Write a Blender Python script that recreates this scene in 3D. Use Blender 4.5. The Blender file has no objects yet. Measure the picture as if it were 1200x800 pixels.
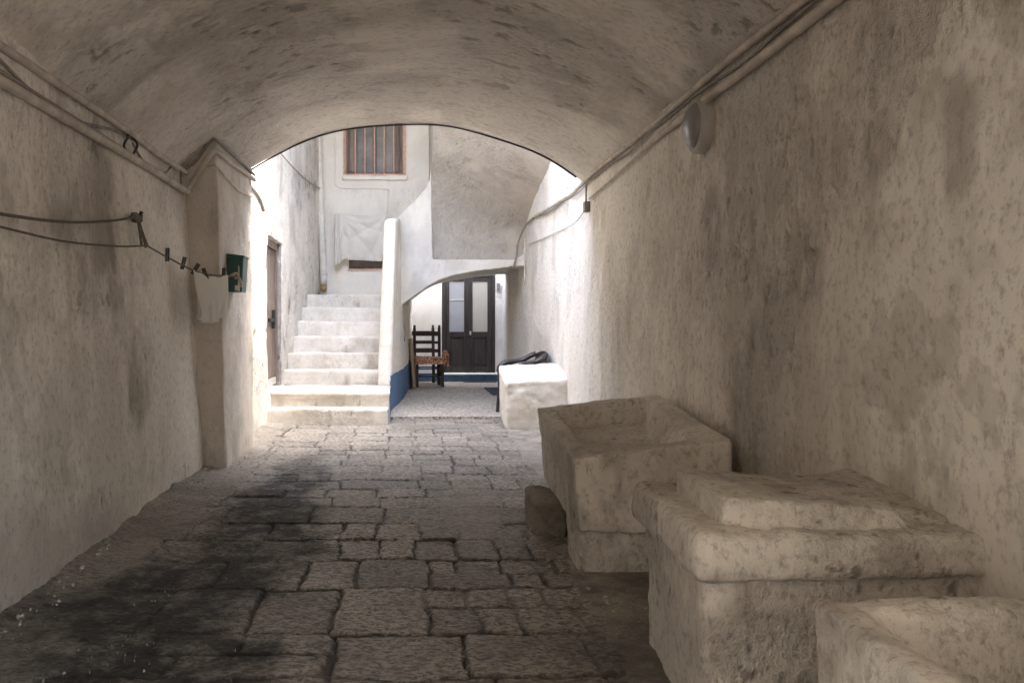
import bpy, bmesh, math, random
import numpy as np
from mathutils import Vector, Matrix

random.seed(7)
rng = np.random.default_rng(11)
S = bpy.context.scene
COL = S.collection

# ------------------------------------------------------------------ camera
EYE = 1.10
cam_d = bpy.data.cameras.new("camera")
cam = bpy.data.objects.new("camera", cam_d)
COL.objects.link(cam)
cam.location = (0, 0, EYE)
cam.rotation_euler = (math.radians(90), 0, 0)
cam_d.sensor_width = 36
cam_d.lens = 30.0
cam_d.shift_x = 130 / 1200
cam_d.shift_y = -23 / 1200
cam_d.clip_start = 0.05
cam_d.clip_end = 500
S.camera = cam

# ------------------------------------------------------------------ sky, sun, exposure
SUN_EL, SUN_AZ = 61.0, 82.0        # azimuth measured clockwise from +Y (depth) towards +X
w = bpy.data.worlds.new("World")
S.world = w
w.use_nodes = True
nt = w.node_tree
sky = nt.nodes.new("ShaderNodeTexSky")
sky.sky_type = 'NISHITA'
sky.sun_disc = False
sky.sun_elevation = math.radians(SUN_EL)
sky.sun_rotation = math.radians(SUN_AZ)
sky.dust_density = 4.0
sky.air_density = 1.0
bg = nt.nodes["Background"]
bg.inputs[1].default_value = 0.15
nt.links.new(sky.outputs[0], bg.inputs[0])

sd = bpy.data.lights.new("sun", 'SUN')
sd.energy = 0.5
sd.angle = math.radians(10)
sd.color = (1.0, 0.94, 0.85)
so = bpy.data.objects.new("sun", sd)
COL.objects.link(so)
el, az = math.radians(SUN_EL), math.radians(SUN_AZ)
to_sun = Vector((math.sin(az) * math.cos(el), math.cos(az) * math.cos(el), math.sin(el)))
so.rotation_euler = to_sun.to_track_quat('Z', 'Y').to_euler()
so.location = to_sun * 20

vs = S.view_settings
S.display_settings.display_device = 'sRGB'
vs.view_transform = 'Standard'
vs.look = 'None'
vs.gamma = 1.0
vs.exposure = 5.1
try:
    vs.use_white_balance = True
    vs.white_balance_temperature = 6400
    vs.white_balance_tint = 8
except Exception:
    pass
cy = S.cycles
cy.use_denoising = True
cy.max_bounces = 9
cy.diffuse_bounces = 8
cy.glossy_bounces = 2
cy.transmission_bounces = 2
cy.use_adaptive_sampling = False
cy.use_guiding = True
cy.guiding_training_samples = 48
cy.use_surface_guiding = True
cy.surface_guiding_probability = 0.7
cy.adaptive_threshold = 0.04
cy.sample_clamp_indirect = 12
cy.caustics_reflective = False
cy.caustics_refractive = False


# ------------------------------------------------------------------ noise
def _hash(ix, iy, iz, seed):
    h = (ix.astype(np.int64) * 374761393 + iy.astype(np.int64) * 668265263 + iz.astype(np.int64) * 2147483647 + seed * 1274126177) & 0xFFFFFFFF
    h = ((h ^ (h >> 13)) * 1274126177) & 0xFFFFFFFF
    return ((h ^ (h >> 16)) & 0xFFFF) / 65535.0


def vnoise(p, seed=0):
    i = np.floor(p).astype(np.int64)
    f = p - i
    u = f * f * f * (f * (f * 6 - 15) + 10)
    r = 0
    for dx in (0, 1):
        wx = u[..., 0] if dx else 1 - u[..., 0]
        for dy in (0, 1):
            wy = u[..., 1] if dy else 1 - u[..., 1]
            for dz in (0, 1):
                wz = u[..., 2] if dz else 1 - u[..., 2]
                r = r + wx * wy * wz * _hash(i[..., 0] + dx, i[..., 1] + dy, i[..., 2] + dz, seed)
    return r * 2 - 1


def fbm(p, octaves=4, seed=0, gain=0.5):
    a, t, r = 1.0, 0.0, 0
    for o in range(octaves):
        r = r + a * vnoise(p * (2.03 ** o) + o * 17.3, seed + o)
        t += a
        a *= gain
    return r / t


# ------------------------------------------------------------------ materials
def ramp(nt, fac, stops):
    n = nt.nodes.new("ShaderNodeValToRGB")
    e = n.color_ramp.elements
    while len(e) < len(stops):
        e.new(0.5)
    for k, (p, c) in enumerate(stops):
        e[k].position = p
        e[k].color = (*c, 1) if not isinstance(c, (int, float)) else (c, c, c, 1)
    nt.links.new(fac, n.inputs[0])
    return n.outputs[0]


def noise_tex(nt, vec, scale, detail=4, rough=0.55, dist=0.0):
    n = nt.nodes.new("ShaderNodeTexNoise")
    n.inputs['Scale'].default_value = scale
    n.inputs['Detail'].default_value = detail
    n.inputs['Roughness'].default_value = rough
    n.inputs['Distortion'].default_value = dist
    nt.links.new(vec, n.inputs['Vector'])
    return n.outputs[0]


def scaled(nt, vec, s, off=(0, 0, 0)):
    n = nt.nodes.new("ShaderNodeMapping")
    n.inputs['Scale'].default_value = s
    n.inputs['Location'].default_value = off
    nt.links.new(vec, n.inputs['Vector'])
    return n.outputs[0]


def math_n(nt, op, a, b=None, clamp=False):
    n = nt.nodes.new("ShaderNodeMath")
    n.operation = op
    n.use_clamp = clamp
    for k, v in enumerate((a, b)):
        if v is None:
            continue
        if isinstance(v, (int, float)):
            n.inputs[k].default_value = v
        else:
            nt.links.new(v, n.inputs[k])
    return n.outputs[0]


def mix_c(nt, fac, a, b, mode='MIX'):
    n = nt.nodes.new("ShaderNodeMix")
    n.data_type = 'RGBA'
    n.blend_type = mode
    n.clamp_result = True
    for sock, v in ((n.inputs[0], fac), (n.inputs[6], a), (n.inputs[7], b)):
        if isinstance(v, (int, float)):
            sock.default_value = v
        elif isinstance(v, tuple):
            sock.default_value = (*v, 1)
        else:
            nt.links.new(v, sock)
    return n.outputs[2]


def bump(nt, h, dist, prev=None, strength=1.0):
    n = nt.nodes.new("ShaderNodeBump")
    n.inputs['Strength'].default_value = strength
    n.inputs['Distance'].default_value = dist
    nt.links.new(h, n.inputs['Height'])
    if prev is not None:
        nt.links.new(prev, n.inputs['Normal'])
    return n.outputs[0]


def new_mat(name):
    m = bpy.data.materials.new(name)
    m.use_nodes = True
    nt = m.node_tree
    b = nt.nodes["Principled BSDF"]
    tc = nt.nodes.new("ShaderNodeTexCoord")
    return m, nt, b, tc.outputs['Object']


def mat_simple(name, col, rough=0.6, var=0.25, scale=12, metal=0.0, bmp=0.002, bscale=60, spec=0.4, stretch=(1, 1, 1)):
    m, nt, b, v = new_mat(name)
    sv = scaled(nt, v, stretch)
    n = noise_tex(nt, sv, scale, 5, 0.6)
    lo = tuple(c * (1 - var) for c in col)
    hi = tuple(min(1, c * (1 + var)) for c in col)
    nt.links.new(ramp(nt, n, [(0.3, lo), (0.7, hi)]), b.inputs['Base Color'])
    b.inputs['Roughness'].default_value = rough
    b.inputs['Metallic'].default_value = metal
    b.inputs['Specular IOR Level'].default_value = spec
    if bmp:
        nt.links.new(bump(nt, noise_tex(nt, sv, bscale, 4), bmp), b.inputs['Normal'])
    return m


STYLE = {}


def mat_plaster(name, light, mid, dark, fine=1.0, grain=34, rough=0.9, blue=None, worn=None, lit_coat=None, speck=0.5, **st):
    """limewash and plaster: the stains, flakes and cracks are laid out per mesh by weather(); only the grain is a texture"""
    m, nt, b, v = new_mat(name)
    STYLE[name] = st

    def attr(k):
        n = nt.nodes.new("ShaderNodeAttribute")
        n.attribute_name = k
        return n.outputs['Fac']
    gr = noise_tex(nt, scaled(nt, v, st.get('gstretch', (1, 1, .75))), grain, 4, 0.72)
    c = mix_c(nt, attr('wash'), light, mid)
    if lit_coat:
        c = mix_c(nt, attr('fresh'), c, lit_coat)  # white coat by the mouth, with the light falling there put into the colour
    c = mix_c(nt, attr('stain'), c, dark)
    c = mix_c(nt, math_n(nt, 'MULTIPLY', ramp(nt, gr, [(0.26, 1.0), (0.50, 0.0)]), speck), c, dark)
    if worn:
        ge_ = nt.nodes.new("ShaderNodeNewGeometry")
        pw = math_n(nt, 'ADD', ge_.outputs['Pointiness'], math_n(nt, 'MULTIPLY', math_n(nt, 'SUBTRACT', gr, 0.5), 0.20))
        c = mix_c(nt, math_n(nt, 'MULTIPLY', ramp(nt, pw, [(0.545, 0.0), (0.60, 1.0)]), worn), c, dark)
    if blue:                                     # painted dado on the faces turned to +X
        sx = nt.nodes.new("ShaderNodeSeparateXYZ")
        nt.links.new(v, sx.inputs[0])
        ge = nt.nodes.new("ShaderNodeNewGeometry")
        sn = nt.nodes.new("ShaderNodeSeparateXYZ")
        nt.links.new(ge.outputs['True Normal'], sn.inputs[0])
        zz = math_n(nt, 'ADD', sx.outputs[2], math_n(nt, 'MULTIPLY', gr, 0.03))
        f = math_n(nt, 'MULTIPLY', math_n(nt, 'LESS_THAN', zz, blue), math_n(nt, 'GREATER_THAN', sn.outputs[0], 0.6))
        c = mix_c(nt, f, c, mix_c(nt, gr, (0.075, 0.135, 0.235), (0.125, 0.20, 0.31)))
    nt.links.new(c, b.inputs['Base Color'])
    b.inputs['Roughness'].default_value = rough
    b.inputs['Specular IOR Level'].default_value = 0.2
    nt.links.new(bump(nt, math_n(nt, 'MULTIPLY', gr, attr('rough')), 0.022 * fine), b.inputs['Normal'])
    return m


def weather(o):
    """washes, stains, flakes and cracks of a plastered thing, laid out over its own vertices, with the relief that goes with them"""
    me = o.data
    if not me.materials or me.materials[0] is None or me.materials[0].name not in STYLE or me.get('weathered'):
        return
    st = STYLE[me.materials[0].name]
    n = len(me.vertices)
    co = np.empty(n * 3, np.float32)
    me.vertices.foreach_get('co', co)
    co = co.reshape(-1, 3).astype(float)
    no = np.empty(n * 3, np.float32)
    me.vertices.foreach_get('normal', no)
    no = no.reshape(-1, 3)
    seed = st.get('seed', 500)
    ss = lambda x, a, b: np.clip((x - a) / (b - a), 0, 1) ** 2 * (3 - 2 * np.clip((x - a) / (b - a), 0, 1))
    streak = np.array(st.get('streak', (6, 6, 1.3)))
    big = fbm(co * 1.15, 4, seed)
    run = fbm(co * streak, 4, seed + 10, .6)
    mot = fbm(co * 6.5, 4, seed + 20, .65)
    wash = st.get('w_big', .5) * ss(big, -.25, .35) + st.get('w_run', .5) * ss(run, -.05, .45) + st.get('w_mot', .5) * ss(mot, 0, .4)
    blot = fbm(co * np.array((1.6, 1.6, 1.2)), 5, seed + 30, .62)
    spk = fbm(co * np.array(st.get('cstretch', (17, 17, 9))), 3, seed + 40, .6)
    region = ss(fbm(co * 1.4, 3, seed + 50), -.12, .22)
    cth = st.get('cth', .34)
    chipm = ss(spk, cth, cth + .06) * region
    pl = fbm(co * np.array((2.6, 2.6, 2.0)), 5, seed + 60, .6)
    peel = ss(pl, .20, .222) * ss(fbm(co * .9, 2, seed + 65), -.15, .2)
    ck = fbm(co * 2.3 + .35 * np.stack([vnoise(co * 9, seed + 71), vnoise(co * 9, seed + 72), vnoise(co * 9, seed + 73)], -1), 3, seed + 70)
    crack = np.clip(1 - np.abs(ck - .04) / .012, 0, 1) * ss(fbm(co * 1.2, 2, seed + 76), .05, .3)
    stain = st.get('blot', .4) * ss(blot, .12, .42) + st.get('chip', .5) * chipm + st.get('crack', .5) * crack + st.get('peel', .2) * peel
    if 'damp' in st:
        hh = co[:, 2] + .55 * fbm(co * 2.1, 5, seed + 80, .65)
        wash = np.maximum(wash, np.clip(1 - hh / st['damp'], 0, 1))
        stain = np.maximum(stain, .35 * np.clip(1 - hh / (st['damp'] * .45), 0, 1))
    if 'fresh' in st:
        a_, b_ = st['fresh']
        fr = ss(co[:, 1] + 1.5 * fbm(co * 1.3, 5, seed + 90, .6), a_, b_)  # whiter towards the mouth: smooth coat, drawn further in as painted light
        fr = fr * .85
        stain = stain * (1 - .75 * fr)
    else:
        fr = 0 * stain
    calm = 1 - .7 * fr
    r = st.get('relief', 1.0)
    if r:
        lumps = fbm(co * np.array(st.get('lstretch', (9, 9, 4.5))), 4, seed + 100, .6)
        rg = .35 + .95 * region
        d = .0085 * lumps * rg + .0035 * mot - .0060 * chipm - .0024 * peel - .0045 * crack + .0030 * fbm(co * 30, 2, seed + 104) * rg
        co = co + no * (d * r * calm)[:, None]
        me.vertices.foreach_set('co', co.astype(np.float32).ravel())
    for k, arr in (('wash', wash), ('stain', stain), ('fresh', fr), ('rough', None)):
        if k == 'rough':
            arr = np.clip(.25 + .95 * region + .5 * fbm(co * 3.1, 3, seed + 110), .12, 1.5)
            at_ = me.attributes.new(k, 'FLOAT', 'POINT')
            at_.data.foreach_set('value', arr.astype(np.float32))
            continue
        at_ = me.attributes.new(k, 'FLOAT', 'POINT')
        at_.data.foreach_set('value', np.clip(arr, 0, 1).astype(np.float32))
    me['weathered'] = 1
    me.update()


M = {}
M['passage'] = mat_plaster('passage_plaster', (0.79, 0.74, 0.665), (0.60, 0.55, 0.48), (0.27, 0.235, 0.195), fine=1.1, speck=.72, lit_coat=(0.80, 0.755, 0.68), damp=.65, blot=.58, chip=.38, w_big=.6, crack=.6, peel=.25, fresh=(3.9, 6.9), relief=1.25, seed=500)
M['vault'] = mat_plaster('vault_plaster', (0.77, 0.72, 0.645), (0.61, 0.56, 0.49), (0.30, 0.265, 0.22), fine=1.35, speck=.65, lit_coat=(0.79, 0.745, 0.67), streak=(1.2, 5, 5), cstretch=(7, 16, 14), lstretch=(4, 10, 9), gstretch=(.6, 1, 1), blot=.4, chip=.7, crack=.6, peel=.3, fresh=(5.0, 6.9), relief=1.2, seed=700)
M['pillar'] = mat_plaster('pillar_plaster', (0.68, 0.63, 0.56), (0.56, 0.51, 0.445), (0.30, 0.265, 0.22), fine=.8, speck=.35, blot=.35, chip=.4, crack=.4, peel=.15, relief=.6, seed=900)
M['white'] = mat_plaster('whitewash', (0.81, 0.765, 0.69), (0.73, 0.68, 0.60), (0.46, 0.42, 0.36), fine=.5, speck=.15, blot=.3, chip=.25, crack=.25, peel=.1, relief=.5, seed=1100)
M['white_rough'] = mat_plaster('rough_whitewash', (0.79, 0.75, 0.68), (0.66, 0.62, 0.56), (0.27, 0.255, 0.24), fine=1.6, grain=24, speck=.55, blot=.4, chip=.7, crack=.3, peel=.3, relief=1.2, seed=1300)
M['white_blue'] = mat_plaster('whitewash_blue_dado', (0.79, 0.745, 0.67), (0.70, 0.65, 0.57), (0.44, 0.40, 0.34), fine=.5, speck=.18, blue=.46, blot=.35, chip=.3, crack=.25, peel=.1, relief=.5, seed=1500)
M['step'] = mat_plaster('whitewashed_step', (0.72, 0.68, 0.61), (0.58, 0.53, 0.46), (0.30, 0.26, 0.215), fine=.7, speck=.3, blue=.46, worn=.55, blot=.55, chip=.5, crack=.4, peel=.2, relief=.7, seed=1700)
M['render'] = mat_plaster('rough_render', (0.56, 0.515, 0.45), (0.46, 0.42, 0.365), (0.30, 0.27, 0.23), fine=1.4, grain=24, speck=.35, blot=.5, chip=.35, crack=.2, peel=.2, relief=.6, cstretch=(14, 14, 14), lstretch=(9, 9, 9), seed=1900)
M['tub'] = mat_plaster('limewashed_stone', (0.80, 0.755, 0.685), (0.62, 0.57, 0.50), (0.13, 0.11, 0.09), fine=1.2, grain=40, speck=.62, worn=.8, blot=.5, chip=.6, cth=.45, crack=.6, peel=.12, relief=.32, streak=(5, 5, 2), cstretch=(24, 24, 20), lstretch=(9, 9, 8), seed=2190)
M['jamb'] = mat_plaster('jamb_stone', (0.40, 0.37, 0.34), (0.30, 0.28, 0.26), (0.14, 0.13, 0.12), fine=2.2, grain=20, speck=.7, blot=.6, chip=.8, relief=1.5, seed=2300)
M['rubble'] = mat_plaster('dark_stone', (0.28, 0.25, 0.21), (0.20, 0.175, 0.145), (0.075, 0.065, 0.055), fine=1.8, grain=30, speck=.7, blot=.7, chip=.9, relief=1.6, lstretch=(12, 12, 12), seed=2500)
M['plain'] = mat_simple('plain_plaster', (0.72, 0.67, 0.60), 0.9, 0.1, 3, bmp=0)

M['wood'] = mat_simple('dark_wood', (0.040, 0.030, 0.026), 0.5, 0.4, 18, bmp=0.001, stretch=(1, 1, 0.15))
M['chairwood'] = mat_simple('old_chair_wood', (0.045, 0.033, 0.026), 0.55, 0.4, 25, bmp=0.001, stretch=(1, 1, 0.2))
M['oldwood'] = mat_simple('weathered_door_wood', (0.20, 0.155, 0.125), 0.7, 0.4, 22, bmp=0.003, stretch=(1, 1, 0.1))
M['paleboard'] = mat_simple('pale_board', (0.42, 0.33, 0.23), 0.6, 0.2, 14)
M['copper'] = mat_simple('pink_painted_iron', (0.62, 0.40, 0.31), 0.55, 0.2, 20)
M['conduit'] = mat_simple('painted_conduit', (0.50, 0.44, 0.365), 0.6, 0.3, 9, bmp=0.002)
M['cable'] = mat_simple('grimy_cable', (0.25, 0.22, 0.185), 0.6, 0.35, 14)
M['darkcable'] = mat_simple('dark_cable', (0.035, 0.03, 0.027), 0.55, 0.3, 14)
M['palecable'] = mat_simple('whitewashed_cable', (0.56, 0.52, 0.46), 0.65, 0.2, 14)
M['rope'] = mat_simple('old_rope', (0.14, 0.12, 0.10), 0.85, 0.4, 70, bmp=0.003, bscale=200)
M['palerope'] = mat_simple('pale_rope', (0.50, 0.44, 0.36), 0.85, 0.3, 70, bmp=0.002, bscale=200)
M['pin'] = mat_simple('peg_wood', (0.05, 0.04, 0.034), 0.7, 0.3, 60)
M['green'] = mat_simple('green_enamel', (0.018, 0.085, 0.065), 0.35, 0.25, 10, bmp=0.0005)
M['silver'] = mat_simple('dull_white_metal', (0.55, 0.54, 0.50), 0.4, 0.15, 14)
M['pipe'] = mat_simple('white_painted_pipe', (0.66, 0.62, 0.56), 0.45, 0.15, 8)
M['ochre'] = mat_simple('ochre_clay', (0.30, 0.19, 0.08), 0.7, 0.3, 20)
M['plastic'] = mat_simple('brown_plastic', (0.035, 0.029, 0.026), 0.28, 0.1, 8, bmp=0, spec=0.6)
M['mat'] = mat_simple('blue_grey_mat', (0.045, 0.055, 0.075), 0.9, 0.3, 60, bmp=0.003)
M['darkmat'] = mat_simple('dark_doormat', (0.03, 0.03, 0.04), 0.9, 0.3, 60, bmp=0.003)
M['blue'] = mat_simple('blue_paint', (0.085, 0.155, 0.27), 0.6, 0.3, 10, bmp=0.002)
M['red'] = mat_simple('red_cushion', (0.28, 0.06, 0.05), 0.85, 0.3, 30)
M['lampring'] = mat_simple('grey_enamel_ring', (0.42, 0.39, 0.35), 0.6, 0.1, 10, bmp=0)
M['ironblack'] = mat_simple('soot_iron', (0.03, 0.028, 0.026), 0.6, 0.3, 20)
M['boxgrey'] = mat_simple('grey_junction_box', (0.22, 0.20, 0.17), 0.6, 0.2, 30)


def mat_glass(name, col, rough):
    m, nt, b, v = new_mat(name)
    n = noise_tex(nt, v, 6, 3)
    nt.links.new(ramp(nt, n, [(0.3, tuple(c * 0.9 for c in col)), (0.7, col)]), b.inputs['Base Color'])
    b.inputs['Roughness'].default_value = rough
    b.inputs['Specular IOR Level'].default_value = 0.7
    return m


M['pane'] = mat_simple('dusty_glass', (0.28, 0.255, 0.24), 0.5, 0.3, 4, bmp=0, spec=0.15)
M['frost'] = mat_glass('frosted_pane', (0.36, 0.36, 0.365), 0.35)
M['curtain'] = mat_glass('curtained_pane', (0.50, 0.45, 0.38), 0.3)
M['lens'] = mat_glass('smoked_lamp_glass', (0.26, 0.24, 0.242), 0.30)


def mat_cloth(name, col, trans=0.3):
    m, nt, b, v = new_mat(name)
    n = noise_tex(nt, v, 9, 5)
    nt.links.new(ramp(nt, n, [(0.3, tuple(c * 0.88 for c in col)), (0.7, col)]), b.inputs['Base Color'])
    b.inputs['Roughness'].default_value = 0.95
    wv = noise_tex(nt, v, 420, 2)
    nt.links.new(bump(nt, wv, 0.0012), b.inputs['Normal'])
    tr = nt.nodes.new("ShaderNodeBsdfTranslucent")
    tr.inputs[0].default_value = (*col, 1)
    mx = nt.nodes.new("ShaderNodeMixShader")
    mx.inputs[0].default_value = trans
    nt.links.new(b.outputs[0], mx.inputs[1])
    nt.links.new(tr.outputs[0], mx.inputs[2])
    nt.links.new(mx.outputs[0], nt.nodes['Material Output'].inputs[0])
    return m


M['linen'] = mat_cloth('white_linen', (0.88, 0.85, 0.79), 0.5)
M['drape'] = mat_cloth('window_drape', (0.84, 0.80, 0.73), 0.25)


def mat_pattern():
    m, nt, b, v = new_mat('patterned_orange_cloth')
    n = noise_tex(nt, v, 42, 3, 0.6, 1.5)
    nt.links.new(ramp(nt, n, [(0.36, (0.09, 0.025, 0.015)), (0.44, (0.42, 0.12, 0.05)), (0.52, (0.58, 0.28, 0.15)), (0.58, (0.74, 0.66, 0.54))]), b.inputs['Base Color'])
    b.inputs['Roughness'].default_value = 0.9
    nt.links.new(bump(nt, noise_tex(nt, v, 30, 3), 0.006), b.inputs['Normal'])
    return m


M['pattern'] = mat_pattern()


def mat_ground():
    m, nt, b, v = new_mat('worn_stone_paving')
    at = nt.nodes.new("ShaderNodeAttribute")
    at.attribute_name = 'joint'
    tn = nt.nodes.new("ShaderNodeAttribute")
    tn.attribute_name = 'tone'
    ce = nt.nodes.new("ShaderNodeAttribute")
    ce.attribute_name = 'cement'
    so_ = nt.nodes.new("ShaderNodeAttribute")
    so_.attribute_name = 'soot'
    def attr(k):
        n_ = nt.nodes.new("ShaderNodeAttribute")
        n_.attribute_name = k
        return n_.outputs['Fac']
    base = mix_c(nt, attr('patchy'), (0.40, 0.36, 0.305), (0.60, 0.55, 0.48))
    tone = math_n(nt, 'ADD', math_n(nt, 'MULTIPLY', tn.outputs['Fac'], 0.55), 0.72)
    tc = nt.nodes.new("ShaderNodeCombineColor")
    for k in range(3):
        nt.links.new(tone, tc.inputs[k])
    c = mix_c(nt, 1.0, base, tc.outputs[0], 'MULTIPLY')
    pit = noise_tex(nt, scaled(nt, v, (1, 1.5, 1)), 34, 5, 0.7, 0.7)
    c = mix_c(nt, math_n(nt, 'MULTIPLY', ramp(nt, pit, [(0.44, 1.0), (0.55, 0.0)]), 0.75), c, (0.115, 0.098, 0.08))
    c = mix_c(nt, math_n(nt, 'MULTIPLY', ramp(nt, pit, [(0.55, 0.0), (0.68, 1.0)]), 0.6), c, (0.62, 0.565, 0.49))
    c = mix_c(nt, at.outputs['Fac'], c, (0.075, 0.062, 0.050))
    cem = ramp(nt, attr('cemtone'), [(0.1, (0.25, 0.22, 0.18)), (0.5, (0.42, 0.375, 0.315)), (0.9, (0.56, 0.51, 0.44))])
    c = mix_c(nt, ce.outputs['Fac'], c, cem)
    c = mix_c(nt, math_n(nt, 'MULTIPLY', ramp(nt, pit, [(0.34, 1.0), (0.46, 0.0)]), 0.5), c, (0.10, 0.085, 0.07))
    c = mix_c(nt, so_.outputs['Fac'], c, (0.0165, 0.015, 0.0140))
    nt.links.new(c, b.inputs['Base Color'])
    b.inputs['Specular IOR Level'].default_value = 0.5
    nt.links.new(math_n(nt, 'ADD', 0.46, math_n(nt, 'MULTIPLY', so_.outputs['Fac'], 0.3)), b.inputs['Roughness'])
    nn = bump(nt, pit, 0.055)
    nt.links.new(nn, b.inputs['Normal'])
    return m


M['ground'] = mat_ground()


def mat_terrazzo():
    m, nt, b, v = new_mat('speckled_terrazzo')
    vo = nt.nodes.new("ShaderNodeTexVoronoi")
    vo.inputs['Scale'].default_value = 42
    nt.links.new(v, vo.inputs['Vector'])
    g = nt.nodes.new("ShaderNodeRGBToBW")
    nt.links.new(vo.outputs['Color'], g.inputs[0])
    c = ramp(nt, g.outputs[0], [(0.15, (0.12, 0.10, 0.085)), (0.35, (0.28, 0.24, 0.20)), (0.6, (0.40, 0.35, 0.295)), (0.85, (0.58, 0.52, 0.44))])
    nt.links.new(c, b.inputs['Base Color'])
    b.inputs['Roughness'].default_value = 0.5
    return m


M['terrazzo'] = mat_terrazzo()
M['earth'] = mat_simple('street_ground', (0.34, 0.315, 0.28), 0.9, 0.3, 3)


# ------------------------------------------------------------------ object helpers
def link_mesh(name, verts, faces, mat, parent=None, smooth=True):
    me = bpy.data.meshes.new(name)
    me.from_pydata(np.asarray(verts, float).reshape(-1, 3).tolist(), [], [list(map(int, f)) for f in faces])
    me.update()
    if smooth:
        me.polygons.foreach_set('use_smooth', [True] * len(me.polygons))
    o = bpy.data.objects.new(name, me)
    if mat is not None:
        me.materials.append(mat)
    COL.objects.link(o)
    if parent is not None:
        o.parent = parent
    return o


def tag(o, label, cat, group=None, kind=None):
    o['label'] = label
    o['category'] = cat
    if group:
        o['group'] = group
    if kind:
        o['kind'] = kind
    return o


def struct(o):
    o['kind'] = 'structure'
    return o


def thing(name, label, cat, loc=(0, 0, 0), rz=0.0, group=None):
    o = bpy.data.objects.new(name, None)
    o.empty_display_size = 0.1
    COL.objects.link(o)
    o.location = loc
    o.rotation_euler = (0, 0, rz)
    return tag(o, label, cat, group)


def dup(root, loc, rz, label):
    r = root.copy()
    COL.objects.link(r)
    r.location = loc
    r.rotation_euler = (0, 0, rz)
    r['label'] = label
    for ch in list(root.children):
        c = ch.copy()
        COL.objects.link(c)
        c.parent = r
        for g in ch.children:
            d = g.copy()
            COL.objects.link(d)
            d.parent = c
    return r


def shell(P, keep, offset):
    """grid P (nu,nv,3), face mask keep (nu-1,nv-1), pushed back by offset (vector or grid) into a closed solid"""
    nu, nv = P.shape[:2]
    V = np.concatenate([P.reshape(-1, 3), (P + offset).reshape(-1, 3)])
    N = nu * nv
    F, edges = [], {}
    for i in range(nu - 1):
        for j in range(nv - 1):
            if keep is not None and not keep[i, j]:
                continue
            q = (i * nv + j, (i + 1) * nv + j, (i + 1) * nv + j + 1, i * nv + j + 1)
            F.append(q)
            for a, b in zip(q, q[1:] + q[:1]):
                if (b, a) in edges:
                    del edges[(b, a)]
                else:
                    edges[(a, b)] = 1
    Sd = [(b, a, a + N, b + N) for a, b in edges]
    if keep is None:                    # one plain back
        loop = [i * nv for i in range(nu)] + [(nu - 1) * nv + j for j in range(1, nv)] + [i * nv + nv - 1 for i in range(nu - 2, -1, -1)] + [j for j in range(nv - 2, 0, -1)]
        B = [tuple(x + N for x in reversed(loop))] if nu * nv > 4000 else [tuple(x + N for x in reversed(q)) for q in F]
    else:
        B = [tuple(x + N for x in reversed(q)) for q in F]
    return V, F + B + Sd


def shell_obj(name, P, keep, offset, mat, parent=None):
    V, F = shell(P, keep, np.array(offset, float))
    used = sorted({i for f in F for i in f})
    mp = {o: n for n, o in enumerate(used)}
    V = V[used]
    F = [tuple(mp[i] for i in f) for f in F]
    o = link_mesh(name, V, F, mat, parent)
    bm = bmesh.new()
    bm.from_mesh(o.data)
    bmesh.ops.recalc_face_normals(bm, faces=bm.faces)
    for e in bm.edges:
        if len(e.link_faces) == 2 and e.calc_face_angle(0) > 0.9:
            e.smooth = False
    bm.to_mesh(o.data)
    bm.free()
    return o


def catmull(pts, n=8):
    p = [np.array(q, float) for q in pts]
    if len(p) < 3:
        return [p[0] + (p[1] - p[0]) * t for t in np.linspace(0, 1, n + 1)]
    p = [2 * p[0] - p[1]] + p + [2 * p[-1] - p[-2]]
    out = []
    for i in range(1, len(p) - 2):
        for t in np.linspace(0, 1, n, endpoint=False):
            a, b, c, d = p[i - 1], p[i], p[i + 1], p[i + 2]
            out.append(0.5 * ((2 * b) + (-a + c) * t + (2 * a - 5 * b + 4 * c - d) * t * t + (-a + 3 * b - 3 * c + d) * t ** 3))
    out.append(p[-2])
    return out


def tube_geo(pts, r, seg=8, n=6, smooth=True):
    p = catmull(pts, n) if smooth else [np.array(q, float) for q in pts]
    V, F = [], []
    up = np.array((0.13, 0.21, 1.0))
    for k, q in enumerate(p):
        t = p[min(k + 1, len(p) - 1)] - p[max(k - 1, 0)]
        t = t / (np.linalg.norm(t) + 1e-9)
        u = up if abs(t @ up) / np.linalg.norm(up) < 0.95 else np.array((1.0, 0.1, 0))
        a = np.cross(t, u)
        a /= np.linalg.norm(a)
        b = np.cross(t, a)
        rr = r(k / (len(p) - 1)) if callable(r) else r
        for s in range(seg):
            th = 2 * math.pi * s / seg
            V.append(q + rr * (math.cos(th) * a + math.sin(th) * b))
    for k in range(len(p) - 1):
        for s in range(seg):
            s2 = (s + 1) % seg
            F.append((k * seg + s, k * seg + s2, (k + 1) * seg + s2, (k + 1) * seg + s))
    F.append(tuple(range(seg))[::-1])
    F.append(tuple((len(p) - 1) * seg + s for s in range(seg)))
    return V, F


def merge(*geos):
    V, F = [], []
    for v, f in geos:
        n = len(V)
        V += list(v)
        F += [tuple(i + n for i in q) for q in f]
    return V, F


def tube(name, pts, r, mat, parent=None, seg=8, n=6, smooth=True):
    V, F = tube_geo(pts, r, seg, n, smooth)
    return link_mesh(name, V, F, mat, parent)


def hexa(c):
    """8 corners: bottom 4 (ccw), top 4"""
    return [np.array(q, float) for q in c], [(3, 2, 1, 0), (4, 5, 6, 7), (0, 1, 5, 4), (1, 2, 6, 5), (2, 3, 7, 6), (3, 0, 4, 7)]


def box_geo(x0, x1, y0, y1, z0, z1):
    return hexa([(x0, y0, z0), (x1, y0, z0), (x1, y1, z0), (x0, y1, z0), (x0, y0, z1), (x1, y0, z1), (x1, y1, z1), (x0, y1, z1)])


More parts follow.
